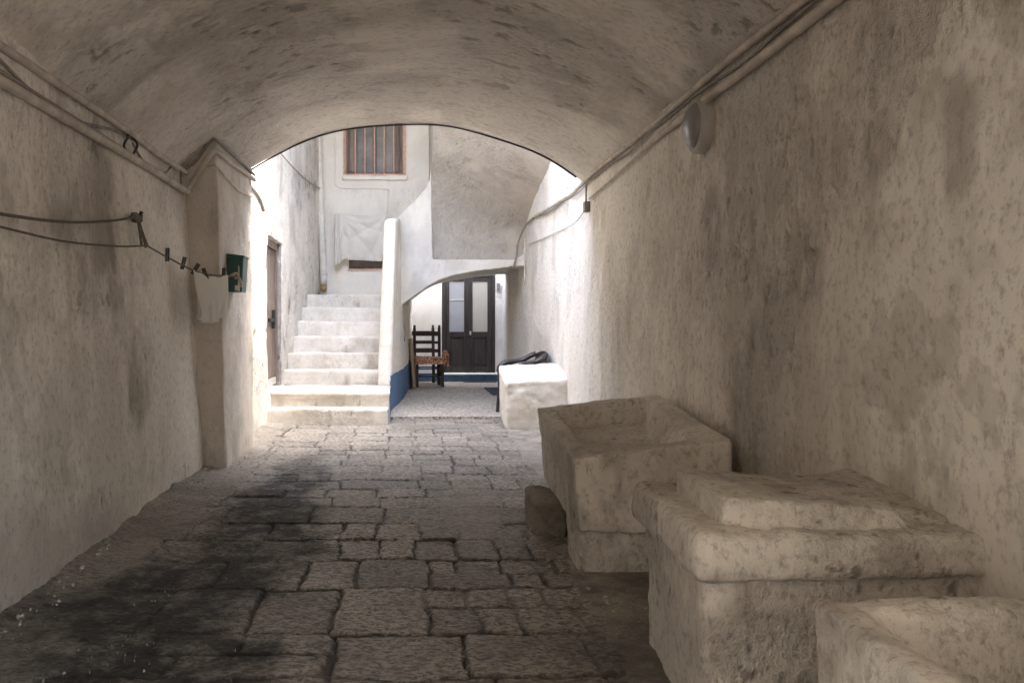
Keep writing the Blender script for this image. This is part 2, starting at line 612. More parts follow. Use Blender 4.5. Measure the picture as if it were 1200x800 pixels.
def bevel_obj(name, geo, mat, parent=None, w=0.006, seg=2):
    V, F = geo
    o = link_mesh(name, V, F, mat, parent, smooth=False)
    bm = bmesh.new()
    bm.from_mesh(o.data)
    bmesh.ops.recalc_face_normals(bm, faces=bm.faces)
    if w > 0:
        bmesh.ops.bevel(bm, geom=list(bm.edges), offset=w, segments=seg, affect='EDGES', profile=0.6, clamp_overlap=True)
    bm.to_mesh(o.data)
    bm.free()
    return o


def stone_obj(name, geos, mat, parent=None, bevel=0.03, voxel=0.014, smooth=4, amp=0.006, freq=7.0, amp2=0.002, seed=1, edge_wear=0.0):
    """hand worked stone: closed pieces, fused by voxels, softened, and roughened"""
    V, F = merge(*geos)
    me = bpy.data.meshes.new(name)
    me.from_pydata([tuple(map(float, p)) for p in V], [], F)
    bm = bmesh.new()
    bm.from_mesh(me)
    bmesh.ops.recalc_face_normals(bm, faces=bm.faces)
    if bevel > 0:
        bmesh.ops.bevel(bm, geom=[e for e in bm.edges if e.calc_face_angle(0) > 0.35], offset=bevel, segments=3, affect='EDGES', profile=0.6, clamp_overlap=True)
    bm.to_mesh(me)
    bm.free()
    t = bpy.data.objects.new(name + "_tmp", me)
    COL.objects.link(t)
    r = t.modifiers.new('r', 'REMESH')
    r.mode = 'VOXEL'
    r.voxel_size = voxel
    if smooth:
        sm = t.modifiers.new('s', 'SMOOTH')
        sm.factor = 0.5
        sm.iterations = smooth
    dg = bpy.context.evaluated_depsgraph_get()
    dg.update()
    m2 = bpy.data.meshes.new_from_object(t.evaluated_get(dg))
    bpy.data.objects.remove(t, do_unlink=True)
    m2.name = name
    n = len(m2.vertices)
    co = np.empty(n * 3)
    m2.vertices.foreach_get('co', co)
    co = co.reshape(-1, 3)
    no = np.empty(n * 3)
    m2.vertices.foreach_get('normal', no)
    no = no.reshape(-1, 3)
    d = amp * fbm(co * freq, 4, seed) + amp2 * fbm(co * freq * 6, 3, seed + 9)
    if edge_wear:
        chip = np.clip(fbm(co * 9, 3, seed + 21) - 0.12, 0, 1)
        d = d - edge_wear * chip
    co = co + no * d[:, None]
    m2.vertices.foreach_set('co', co.ravel())
    m2.update()
    m2.polygons.foreach_set('use_smooth', [True] * len(m2.polygons))
    m2.materials.clear()
    m2.materials.append(mat)
    o = bpy.data.objects.new(name, m2)
    COL.objects.link(o)
    if parent is not None:
        o.parent = parent
    return o


def lathe_geo(profile, seg=32):
    """profile [(r, z)] around local Z"""
    V, F = [], []
    for r_, z in profile:
        for s in range(seg):
            a = 2 * math.pi * s / seg
            V.append(np.array((r_ * math.cos(a), r_ * math.sin(a), z)))
    for k in range(len(profile) - 1):
        for s in range(seg):
            s2 = (s + 1) % seg
            F.append((k * seg + s, k * seg + s2, (k + 1) * seg + s2, (k + 1) * seg + s))
    F.append(tuple(range(seg))[::-1])
    F.append(tuple((len(profile) - 1) * seg + s for s in range(seg)))
    return V, F


def prism_geo(poly, y0, y1, axis='Y'):
    """polygon in XZ extruded along Y (axis 'Y'), or in YZ along X, or in XY along Z"""
    n = len(poly)
    f = {'Y': lambda a, b, t: (a, t, b), 'X': lambda a, b, t: (t, a, b), 'Z': lambda a, b, t: (a, b, t)}[axis]
    V = [np.array(f(a, b, y0), float) for a, b in poly] + [np.array(f(a, b, y1), float) for a, b in poly]
    F = [tuple(range(n)), tuple(range(2 * n - 1, n - 1, -1))]
    F += [(i, (i + 1) % n, n + (i + 1) % n, n + i) for i in range(n)]
    return V, F


def at(px, py, d):
    """a point of the photograph (1200 x 800) at the depth d, used while measuring the place"""
    return np.array(((px - 470) * d / 1000, d, EYE + (377 - py) * d / 1000))


# ------------------------------------------------------------------ ground and paving
def build_ground():
    ys = np.concatenate([np.arange(-6.4, 2.2, 0.09), np.arange(2.2, 5.0, 0.0095), np.arange(5.0, 9.72, 0.015)])
    xs = np.arange(-1.78, 1.86, 0.0095)
    X, Y = np.meshgrid(xs, ys, indexing='ij')
    P2 = np.stack([X, Y, 0 * X], -1)
    wx = X + 0.022 * fbm(P2 * 4.2, 3, 3) + 0.006 * vnoise(P2 * 22, 4)
    wy = Y + 0.026 * fbm(P2 * 4.2, 3, 5) + 0.006 * vnoise(P2 * 22, 6)
    rects = []

    def row(y0, y1, cuts):
        for a, b in zip(cuts, cuts[1:]):
            rects.append((a, b, y0, y1))
    # the large slabs in the foreground, as they lie
    row(2.30, 2.64, [-1.8, -1.1, -.62, -.22, .02, .28, .63, 1.9])
    row(2.64, 3.03, [-.22, .21, .63, 1.9])
    row(2.64, 2.83, [-1.8, -1.2, -.75, -.24])
    row(2.83, 3.03, [-1.8, -1.35, -.86, -.56, -.22])
    row(3.03, 3.54, [-1.8, -1.3, -.93, -.57, -.25, .10])
    row(3.03, 3.29, [.10, .285, .43, .66, 1.9])
    row(3.29, 3.54, [.10, .27, .43, .58, .85, 1.9])
    row(3.54, 3.97, [-1.8, -1.25, -.80, -.42, -.19, .13])
    row(3.54, 3.74, [.13, .48, .62, 1.9])
    row(3.74, 3.97, [.13, .25, .46, .70, 1.9])
    row(3.97, 4.33, [-1.8, -1.2, -.72, -.30, -.10, .07, .28, .48, .63, 1.9])
    row(4.33, 4.68, [-1.8, -1.1, -.70, -.31, -.13, .10, .31])
    row(4.33, 4.55, [.31, .50, .66, 1.9])
    row(4.55, 4.68, [.31, .54, 1.9])
    row(4.68, 5.09, [-1.8, -1.0, -.52, -.10, .33, .57, 1.9])
    y = 5.09
    base = [-1.8, -1.12, -.74, -.46, -.13, .12, .36, .62, .84, 1.06, 1.9]
    rr = random.Random(5)
    while y < 9.9:
        h = rr.uniform(.20, .36)
        cuts = [base[0]]
        for c in base[1:-1]:
            if rr.random() < 0.86:
                cuts.append(c + rr.uniform(-.045, .045))
        cuts.append(base[-1])
        row(y, y + h, cuts)
        y += h
    rects.append((-1.8, 1.9, -7, 2.30))
    dist = np.full(X.shape, -1.0)
    tone = np.zeros(X.shape)
    off = np.zeros(X.shape)
    for (a, b, c, d) in rects:
        ins = (wx >= a) & (wx < b) & (wy >= c) & (wy < d)
        if not ins.any():
            continue
        # rounded stone corners
        ux, uy = wx[ins], wy[ins]
        ex = np.minimum(ux - a, b - ux)
        ey = np.minimum(uy - c, d - uy)
        r = 0.022
        dd = np.where((ex < r) & (ey < r), r - np.hypot(r - ex, r - ey), np.minimum(ex, ey))
        dist[ins] = dd
        tone[ins] = rr.random()
        off[ins] = rr.uniform(-.006, .006) + rr.uniform(-.012, .012) * (ux - (a + b) / 2) + rr.uniform(-.02, .02) * (uy - (c + d) / 2)
    jw = 0.0035 + 0.006 * (fbm(P2 * 3.0, 2, 31) + 0.25)
    j = np.clip((jw + 0.0065 - dist) / 0.008, 0, 1)
    j = j * j * (3 - 2 * j)
    # cement apron on the right, earthy fill on the left edge
    edge = np.interp(Y, [-5, 3.3, 3.7, 4.4, 5.1, 6.5, 8.7, 10], [0.70, 0.72, 0.74, 0.86, 0.90, 0.97, 1.05, 1.05]) + 0.05 * fbm(P2 * 3.5, 3, 41)
    cem = np.clip((X - edge - .02 * vnoise(P2 * 14, 47)) / 0.010, 0, 1)
    patch = np.clip(1.25 - np.hypot((X - .42) / .17, (Y - 5.15) / .75) + 0.35 * fbm(P2 * 3, 3, 44), 0, .35) / .35 * 0.75
    le = np.interp(Y, [-5, 3, 5, 6.2, 9], [-1.12, -1.12, -1.18, -1.10, -1.3]) + 0.10 * fbm(P2 * 2.5, 3, 43)
    fill = np.clip((le - X - .03 * vnoise(P2 * 12, 48)) / 0.015, 0, 1)
    far_wear = np.clip((Y - 8.6) / 1.0, 0, 0.5)
    flat = np.clip(cem + patch + fill * 0.9, 0, 1)
    # the black grime that runs along the left
    cx = np.interp(Y, [2.3, 2.9, 3.6, 4.3, 5.0, 5.8, 6.6, 7.4], [-.90, -.92, -.88, -.80, -.76, -.74, -.76, -.70])
    cw = np.interp(Y, [2.3, 2.9, 3.6, 4.3, 5.0, 5.8, 6.6, 7.4], [.62, .54, .42, .36, .33, .22, .16, .12])
    s = 1.0 - np.abs(X - cx) / cw + 0.9 * fbm(P2 * 2.2, 6, 51, .62) + 0.35 * fbm(P2 * 11, 4, 52)
    soot = np.clip(s * 1.5 + .18, 0, .90) * np.clip((7.6 - Y) / 1.6, 0, 1)
    s2 = 0.8 - np.hypot((X - .75) / .5, (Y - 2.75) / .65) + 0.5 * fbm(P2 * 3, 4, 53)
    soot = np.maximum(soot, np.clip(s2, 0, .55))
    packed = np.clip(fbm(P2 * 2.1, 3, 36) * 2.2 + 0.8, 0.5, 1)
    j = j * packed
    Z = -0.013 * j * (1 - flat) + off * (1 - flat) + 0.004 * fbm(P2 * 6, 3, 61) + 0.006 * flat
    Z += (1 - flat) * (0.0030 * fbm(P2 * 30, 3, 62) + 0.0035 * np.minimum(0, fbm(P2 * 16, 3, 64)))
    Z += 0.012 * fbm(P2 * 0.8, 2, 63)
    near_wall = np.clip((np.abs(X) - 1.30) / .2, 0, 1)
    Z += near_wall * (0.022 + 0.030 * fbm(P2 * 5, 4, 66))
    P = np.stack([X, Y, Z], -1)
    V, F = shell(P, None, np.array((0, 0, -0.12)))
    o = link_mesh('ground', V, F, M['ground'])
    N = X.size
    o.data.validate()
    for nm, arr in (('joint', j * (1 - flat)), ('tone', tone * 0.8 + 0.2 * (fbm(P2 * 5, 2, 71) + .5)), ('cement', np.clip(cem + patch * .5 + fill * 0.35 + far_wear * 0.3, 0, 1)), ('soot', soot * np.clip(.86 + 1.0 * fbm(P2 * 9, 6, 81, .75), .3, .97)), ('patchy', .5 + .9 * fbm(P2 * 6, 5, 82, .65)), ('cemtone', .5 + 1.0 * fbm(P2 * 8, 6, 83, .75))):
        a = o.data.attributes.new(nm, 'FLOAT', 'POINT')
        full = np.zeros(2 * N, np.float32)
        full[:N] = arr.ravel()
        a.data.foreach_set('value', full)
    struct(o)
    return o


build_ground()
o = bevel_obj('street', box_geo(-40, 40, -60, 60, -0.5, -0.15), M['earth'], w=0)
struct(o)
# terrazzo floor of the covered terrace
P = np.stack(np.meshgrid(np.linspace(-.35, 2.05, 60), np.linspace(9.70, 15.7, 100), indexing='ij') + [np.zeros((60, 100))], -1)
P[..., 2] = np.interp(P[..., 1], [9.7, 15.7], [0.022, 0.035]) + 0.004 * fbm(P * 1.5, 3, 5)
o = shell_obj('terrace_floor', P, None, (0, 0, -0.2), M['terrazzo'])
struct(o)

# ------------------------------------------------------------------ passage: walls, vault, pillar
Y0, YE = -3.0, 7.6
LIGHT_GAP = (1.65, 1.8, 1.9)  # left opening, added out of view to let light in
LIGHT_GAP_R = (-2.4, -0.55, 2.1)  # wider right opening, added behind the viewer as fill light


def wall_right_x(Y):
    return np.interp(Y, [-5, 1.5, 4, 7.2, 8.2, 9.2, 12.05, 13.0, 15.7], [1.50, 1.51, 1.53, 1.58, 1.66, 1.74, 1.76, 1.715, 1.84])


def wall_grid(fx, ys, zs, amp, seed, sign):
    Yg, Zg = np.meshgrid(ys, zs, indexing='ij')
    Xg = fx(Yg, Zg)
    q = np.stack([Xg, Yg, Zg], -1)
    q2 = q * np.array((1, 1, 0.7))
    d = amp * fbm(q2 * 1.1, 3, seed) + amp * 0.32 * fbm(q2 * 5, 3, seed + 4)
    q[..., 0] += sign * d
    return q




def near_stretch(fx, y1, light_gap, sign, label):
    ys = np.unique(np.round(np.concatenate([np.arange(Y0, y1, .15), [light_gap[0], light_gap[1], y1]]), 4))
    zs = np.unique(np.round(np.concatenate([np.arange(-.1, 2.75, .15), [light_gap[2]]]), 4))
    Yg, Zg = np.meshgrid(ys, zs, indexing='ij')
    P = np.stack([fx(Yg, Zg), Yg, Zg], -1)
    yc, zc = (ys[:-1] + ys[1:]) / 2, (zs[:-1] + zs[1:]) / 2
    keep = ~(((yc > light_gap[0]) & (yc < light_gap[1]))[:, None] & ((zc > -.2) & (zc < light_gap[2]))[None, :])
    o = shell_obj('light_gap_wall', P, keep, (sign * .5, 0, 0), M['plain'])
    tag(o, label, 'wall')


def left_x(Y, Z):
    return -1.475 - 0.055 * Z - 0.02 * np.clip(.4 - Z, 0, 1)


def right_x(Y, Z):
    return wall_right_x(Y) + 0.03 * np.clip(Z - 1, 0, 1.5) * (Y < 9) - 0.05 * np.clip(.25 - Z, 0, 1)


near_stretch(left_x, 2.2, LIGHT_GAP, -1, 'near left stretch of plaster wall with an added opening that lets light in')
ys = np.concatenate([np.arange(2.2, 2.9, .05), np.arange(2.9, 6.4, .0105), np.arange(6.4, YE + .01, .03)])
zs = np.arange(-.1, 2.7, .0115)
P = wall_grid(left_x, ys, zs, .022, 100, 1)
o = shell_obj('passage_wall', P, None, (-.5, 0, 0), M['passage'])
tag(o, 'stained plaster wall with the clothesline hook, on the left side of the vaulted passage', 'wall')

near_stretch(right_x, .7, LIGHT_GAP_R, 1, 'near right stretch of plaster wall with an added wide opening for light, behind the viewer')
ys = np.concatenate([np.arange(.7, 1.9, .06), np.arange(1.9, 5.4, .0105), np.arange(5.4, 9.0, .017), np.arange(9.0, 15.75, .05), [15.75]])
zs = np.concatenate([np.arange(-.1, 2.6, .0115), np.arange(2.6, 7.6, .1)])
P = wall_grid(right_x, ys, zs, .022, 200, -1)
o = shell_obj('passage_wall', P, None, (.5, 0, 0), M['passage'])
tag(o, 'long peeling plaster wall behind the stone tubs, carrying the round lamp', 'wall')

o = bevel_obj('rear_blocker', box_geo(-2.1, 2.0, Y0 - .4, Y0 - .01, -.1, 4.5), M['plain'], w=0)  # added behind the viewer to keep out light from the rear
tag(o, 'added plain wall behind the viewer that blocks light from the rear', 'wall')
o = bevel_obj('bounce_front', box_geo(-9, -5.4, -8, 9, -.3, 6.5), M['plain'], w=.03)  # unseen front, added to bounce sunlight through the left opening
tag(o, 'added white house front that bounces light into the left opening', 'house')
VPTS = [(-1.80, 2.02), (-1.66, 2.17), (-1.50, 2.335), (-1.31, 2.475), (-.91, 2.69), (-.53, 2.81), (0, 2.86), (.46, 2.84), (.99, 2.69), (1.29, 2.567), (1.52, 2.42), (1.66, 2.30), (1.82, 2.12)]
prof = np.array(catmull([(a, b, 0) for a, b in VPTS], 22))[:, :2]
ysv = np.concatenate([np.arange(Y0, 1.5, .1), np.arange(1.5, YE - .01, .014), [YE]])
nu, nv = len(prof), len(ysv)
P = np.zeros((nu, nv, 3))
P[..., 0] = prof[:, 0][:, None]
P[..., 1] = ysv[None, :]
P[..., 2] = prof[:, 1][:, None]
q2 = P * np.array((.7, 1.1, 1))
damp_ = np.interp(ysv, [5.9, 6.6], [1.0, .45])[None, :]
dd = (.030 * fbm(q2 * 1.0, 3, 300) + .012 * fbm(q2 * 5, 4, 301)) * damp_
P[..., 2] += dd
off = np.zeros_like(P)
off[..., 2] = 4.6 - P[..., 2]
V, F = shell(P, None, off)
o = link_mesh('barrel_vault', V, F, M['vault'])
bm = bmesh.new()
bm.from_mesh(o.data)
bmesh.ops.recalc_face_normals(bm, faces=bm.faces)
for e in bm.edges:
    if len(e.link_faces) == 2 and e.calc_face_angle(0) > .9:
        e.smooth = False
bm.to_mesh(o.data)
bm.free()
tag(o, 'low plastered barrel vault roofing the passage over the paving', 'vault')

# pillar
def pillar_block():
    V = hexa([(-1.75, 6.40, -.05), (-1.315, 6.42, -.05), (-1.30, 7.52, -.05), (-1.75, 7.58, -.05),
              (-1.78, 6.26, 2.72), (-1.37, 6.28, 2.72), (-1.33, 7.60, 2.72), (-1.78, 7.59, 2.72)])
    return V


o = stone_obj('pillar', [pillar_block()], M['pillar'], bevel=.008, voxel=.013, smooth=1, amp=.012, freq=2.5, amp2=.003, seed=70)
tag(o, 'square plastered pillar carrying the green letter box at the end of the passage', 'pillar')

# ------------------------------------------------------------------ courtyard: left wall with the old door
def court_x(Y):
    return np.interp(Y, [7.5, 10.4, 11.2, 12.0, 13.4], [-1.45, -1.45, -1.38, -1.30, -1.20])


ys = np.concatenate([np.arange(7.55, 9.25, .035), [9.25], np.arange(9.285, 10.40, .035), [10.40], np.arange(10.435, 13.4, .035)])
zs = np.concatenate([np.arange(-.1, .32, .04), [.335], np.arange(.37, 2.05, .04), [2.05], np.arange(2.09, 4.6, .05), [4.7]])
P = wall_grid(lambda Y, Z: court_x(Y), ys, zs, .022, 400, 1)
yc = (ys[:-1] + ys[1:]) / 2
zc = (zs[:-1] + zs[1:]) / 2
keep = ~(((yc > 9.25) & (yc < 10.40))[:, None] & ((zc > .335) & (zc < 2.05))[None, :])
cw_ = shell_obj('courtyard_wall', P, keep, (-.4, 0, 0), M['white_rough'])
tag(cw_, 'sunlit rough whitewashed wall with a narrow wooden door beside the stairs', 'wall')
# stone jamb lining (far reveal)
o = stone_obj('jamb', [box_geo(-1.62, -1.462, 10.335, 10.42, .33, 2.06)], M['jamb'], cw_, bevel=.012, voxel=.012, smooth=2, amp=.012, freq=9, seed=74)
dr = bevel_obj('door', merge(*[box_geo(-1.56, -1.525, 9.30 + k * .172, 9.30 + k * .172 + .166, .35, 1.95) for k in range(6)]), M['oldwood'], cw_, w=.004)
bevel_obj('frame', merge(box_geo(-1.57, -1.50, 9.252, 9.30, .34, 2.04), box_geo(-1.57, -1.495, 10.28, 10.33, .34, 2.04), box_geo(-1.57, -1.497, 9.302, 10.278, 1.955, 2.04)), M['oldwood'], dr, w=.004)
bevel_obj('bolt', merge(box_geo(-1.522, -1.495, 9.75, 10.25, 1.10, 1.14), box_geo(-1.522, -1.485, 10.05, 10.12, 1.02, 1.24)), M['ironblack'], dr, w=.004)
bevel_obj('kick_board', box_geo(-1.524, -1.505, 9.30, 10.27, .36, .44), M['silver'], dr, w=.003)

# ------------------------------------------------------------------ staircase
st = thing('staircase', 'whitewashed outdoor staircase rising beside the old door, its flank painted blue at the foot', 'staircase', (-.8, 9.2, 0))
inv = Vector((.8, -9.2, 0))


def child_world(o, root):
    o.location = -Vector(root.location)
    return o


steps = [(9.20, .165), (9.42, .325), (10.47, .508), (10.75, .708), (11.03, .912), (11.31, 1.105), (11.60, 1.297), (11.90, 1.482)]
for k, (yy, zz) in enumerate(steps):
    y1 = steps[k + 1][0] + (.06 if k else 0) if k < 7 else 13.05
    rgt = -.14 if k == 0 else (-.125 if k == 1 else -.24)
    xl = float(court_x(yy)) - .08
    lo = -.05 if k < 2 else steps[k - 1][1] - .25
    if k == 0:
        y1 = 9.46
    sk = [(xl, yy, lo), (rgt, yy - .01, lo), (rgt, y1, lo), (xl, y1, lo), (xl, yy + .01, zz + .004), (rgt, yy, zz - .003), (rgt, y1, zz), (xl, y1, zz)]
    geos = [hexa(sk)]
    if k == 1:      # nosing lip of the landing
        geos.append(hexa([(xl, yy - .025, zz - .05), (rgt + .012, yy - .03, zz - .05), (rgt + .012, yy + .1, zz - .05), (xl, yy + .1, zz - .05),
                          (xl, yy - .025, zz), (rgt + .012, yy - .03, zz), (rgt + .012, yy + .1, zz), (xl, yy + .1, zz)]))
    o = stone_obj('step', geos, M['step'], st, bevel=.014, voxel=.016, smooth=2, amp=.009, freq=4, amp2=.002, seed=80 + k)
    child_world(o, st)
par = stone_obj('parapet', [hexa([(-.300, 10.42, .28), (-.125, 10.40, -.05), (.045, 12.02, -.05), (-.21, 12.02, .28),
                                 (-.205, 10.50, 2.36), (-.065, 10.46, 2.36), (-.01, 12.02, 2.56), (-.12, 12.02, 2.56)])],
                M['white_blue'], st, bevel=.05, voxel=.02, smooth=4, amp=.012, freq=3, seed=95)
child_world(par, st)

# side wall of the covered terrace, below the arch
V, F = hexa([(-.25, 12.0, -.05), (.035, 12.0, -.05), (.24, 15.7, -.05), (-.1, 15.7, -.05), (-.25, 12.0, 1.5), (.02, 12.0, 1.34), (.22, 15.7, 1.45), (-.1, 15.7, 1.6)])
V2, F2 = hexa([(-.1, 13.6, 1.3), (.13, 13.6, 1.3), (.22, 15.7, 1.3), (-.1, 15.7, 1.3), (-.1, 13.6, 3.2), (.13, 13.6, 3.2), (.22, 15.7, 3.2), (-.1, 15.7, 3.2)])
o = stone_obj('terrace_side_wall', [(V, F), (V2, F2)], M['white_blue'], None, bevel=.01, voxel=.03, smooth=1, amp=.01, freq=3, seed=97)
tag(o, 'white wall with blue painted foot, behind the leaning boards under the arch', 'wall')

# ------------------------------------------------------------------ rampant arch, vault block
apx = [(466, 361), (470, 358), (478, 352), (490, 344), (502, 335), (515, 328), (530, 323), (545, 320), (562, 317), (580, 315), (598, 312.5), (612, 311.5), (622, 311)]
arc = [((a - 470) * .012, EYE + (377 - b) * .012) for a, b in apx]
arch = thing('stair_arch', 'whitewashed rampant arch spanning the terrace in front of the dark double door', 'arch', (.8, 12, 0))
poly = arc + [(1.824, 1.975), (.44, 1.975), (.44, 3.4), (.40, 3.10), (.348, 2.98), (.18, 2.79), (.05, 2.66), (-.06, 2.565), (-.07, 2.4), (-.075, 1.3)]
V, F = prism_geo(poly, 12.0, 12.24)
o = stone_obj('arch_wall', [(V, F)], M['white'], arch, bevel=0, voxel=.016, smooth=1, amp=.004, freq=3, seed=402)
child_world(o, arch)
A = np.array(catmull([(a, b, 0) for a, b in arc], 4))[:, :2]
yd = np.linspace(12.24, 14.7, 28)
P = np.zeros((len(A), len(yd), 3))
P[..., 0] = A[:, 0][:, None]
P[..., 1] = yd[None]
P[..., 2] = A[:, 1][:, None] + .006 + np.interp(yd, [12.2, 15.6], [0, .03])[None]
P[..., 2] += .012 * fbm(P * 2, 3, 410)
o = shell_obj('soffit', P, None, (0, 0, .25), M['white'], arch)
child_world(o, arch)

# rough conical vault over the terrace
Lp = [(12.10, 1.96), (12.06, 2.25), (11.98, 2.55), (11.80, 2.85), (11.50, 3.15), (11.0, 3.5), (10.5, 3.75), (10.1, 3.92), (9.7, 4.05)]
Rp = [(12.30, 1.96), (12.26, 2.12), (12.12, 2.34), (11.9, 2.48), (11.4, 2.60), (10.7, 2.69), (9.9, 2.77), (9.6, 2.80), (9.3, 2.82)]
L = np.array(catmull([(a, b, 0) for a, b in Lp], 16))[:, :2]
R = np.array(catmull([(a, b, 0) for a, b in Rp], 16))[:, :2]
uu = np.linspace(0, 1, 110)
P = np.zeros((len(L), len(uu), 3))
xl = np.interp(L[:, 0], [7.6, 10.5, 12.1], [.40, .415, .425])
P[..., 0] = xl[:, None] * (1 - uu) + 1.95 * uu
ub = uu ** 1.5
P[..., 1] = L[:, 0][:, None] * (1 - ub) + R[:, 0][:, None] * ub
P[..., 2] = L[:, 1][:, None] * (1 - ub) + R[:, 1][:, None] * ub
nz = .02 * fbm(P * 2.2, 4, 420) + .008 * fbm(P * 9, 3, 421)
P[..., 1] -= nz
P[..., 2] += nz * .5
offg = np.zeros_like(P)
offg[..., 1] = np.maximum(13.0 - P[..., 1], .0)
offg[..., 2] = np.maximum(0, np.interp(P[..., 1], [7.6, 11.6, 12.0], [4.6, 4.6, 2.0]) - P[..., 2])
# thick solid: straight back to the house wall, filled up to the roof level
back = P.copy()
k = len(L)
back[..., 1] = np.linspace(13.0, 13.0, k)[:, None]
tt = np.linspace(0, 1, k)
back[..., 2] = (1.96 + (4.6 - 1.96) * np.minimum(1, tt * 1.6))[:, None]
far = tt > .625
back[far, :, 1] = np.interp(tt[far], [.625, 1], [13.0, 9.68])[:, None]
V, F = shell(P, np.ones((P.shape[0] - 1, P.shape[1] - 1), bool), back - P)
o = link_mesh('terrace_vault', V, F, M['render'])
bm = bmesh.new()
bm.from_mesh(o.data)
bmesh.ops.recalc_face_normals(bm, faces=bm.faces)
for e in bm.edges:
    if len(e.link_faces) == 2 and e.calc_face_angle(0) > .9:
        e.smooth = False
bm.to_mesh(o.data)
bm.free()
tag(o, 'curved rough grey rendered vault above the arch and the double door', 'vault')

# ------------------------------------------------------------------ house wall at the head of the stairs
xs = np.unique(np.round(np.concatenate([np.arange(-1.6, 2.4, .024), [-.87, .06, -.80, -.26]]), 4))
zs = np.unique(np.round(np.concatenate([np.arange(1.0, 4.7, .024), [3.34, 4.32, 1.905, 2.70, 4.7]]), 4))
Xg, Zg = np.meshgrid(xs, zs, indexing='ij')
P = np.stack([Xg, 13.0 + 0 * Xg, Zg], -1)
P[..., 1] += .012 * fbm(P * 1.6, 3, 430) + .004 * fbm(P * 8, 3, 431)
xc = ((xs[:-1] + xs[1:]) / 2)[:, None]
zc = ((zs[:-1] + zs[1:]) / 2)[None]
keep = ~(((xc > -.87) & (xc < .06) & (zc > 3.34) & (zc < 4.32)) | ((xc > -.80) & (xc < -.26) & (zc > 1.905) & (zc < 2.70)) | ((xc > -.15) & (zc < 2.2)))
hw = shell_obj('house_wall', P, keep, (0, .3, 0), M['white'])
tag(hw, 'smooth white house wall with a barred window, at the head of the stairs', 'wall')
wn = bevel_obj('window', merge(box_geo(-.868, -.80, 13.06, 13.12, 3.342, 4.318), box_geo(-.02, .058, 13.06, 13.12, 3.342, 4.318),
                               box_geo(-.798, -.022, 13.062, 13.12, 4.24, 4.318), box_geo(-.798, -.022, 13.062, 13.12, 3.342, 3.38), box_geo(-.43, -.38, 13.066, 13.118, 3.382, 4.238)), M['oldwood'], hw, w=.004)
bevel_obj('pane', box_geo(-.81, -.01, 13.122, 13.14, 3.35, 4.31), M['pane'], wn, w=0)
bars = merge(*[tube_geo([(x_, 13.02, 3.345), (x_, 13.02, 4.315)], .013, 8, 2) for x_ in np.linspace(-.845, .035, 7)])
link_mesh('bars', *bars, M['copper'], wn)
bevel_obj('frame', merge(box_geo(-.885, -.858, 12.975, 13.03, 3.335, 4.33), box_geo(.048, .075, 12.975, 13.03, 3.335, 4.33), box_geo(-.857, .047, 12.975, 13.03, 3.325, 3.348)), M['copper'], wn, w=.003)
stone_obj('sill', [box_geo(-.90, .10, 12.94, 13.1, 3.25, 3.322)], M['white'], wn, bevel=.02, voxel=.015, smooth=2, amp=.005, seed=33)
# flaking shutter edge and a bundle lying in the window
bevel_obj('shutter', merge(box_geo(-.79, -.68, 13.03, 13.058, 3.385, 4.23), box_geo(-.13, -.03, 13.03, 13.058, 3.385, 4.23)), M['oldwood'], wn, w=.003)
w2 = bevel_obj('window', merge(box_geo(-.798, -.75, 13.08, 13.14, 1.907, 2.698), box_geo(-.31, -.262, 13.08, 13.14, 1.907, 2.698), box_geo(-.748, -.312, 13.082, 13.14, 1.907, 1.95), box_geo(-.748, -.312, 13.082, 13.14, 2.65, 2.698)), M['oldwood'], hw, w=.004)
bevel_obj('pane', box_geo(-.76, -.30, 13.142, 13.16, 1.92, 2.69), M['pane'], w2, w=0)
bevel_obj('frame', box_geo(-.81, -.25, 12.975, 13.03, 1.880, 1.903), M['copper'], w2, w=.003)
# raised plaster line on the wall
tube('moulding', [(-1.0, 12.99, 4.3), (-1.0, 12.985, 3.3), (-.97, 12.985, 3.17), (-.85, 12.985, 3.13), (-.25, 12.985, 3.12), (-.20, 12.985, 3.05), (-.2, 12.985, 2.74)], .011, M['white'], hw)

o = bevel_obj('shade_slab', box_geo(-1.75, .9, 9.55, 13.4, 4.72, 4.95), M['plain'], w=.02)  # slab added out of view to shade the stairs
tag(o, 'added white slab out of view, shading the head of the stairs', 'roof')

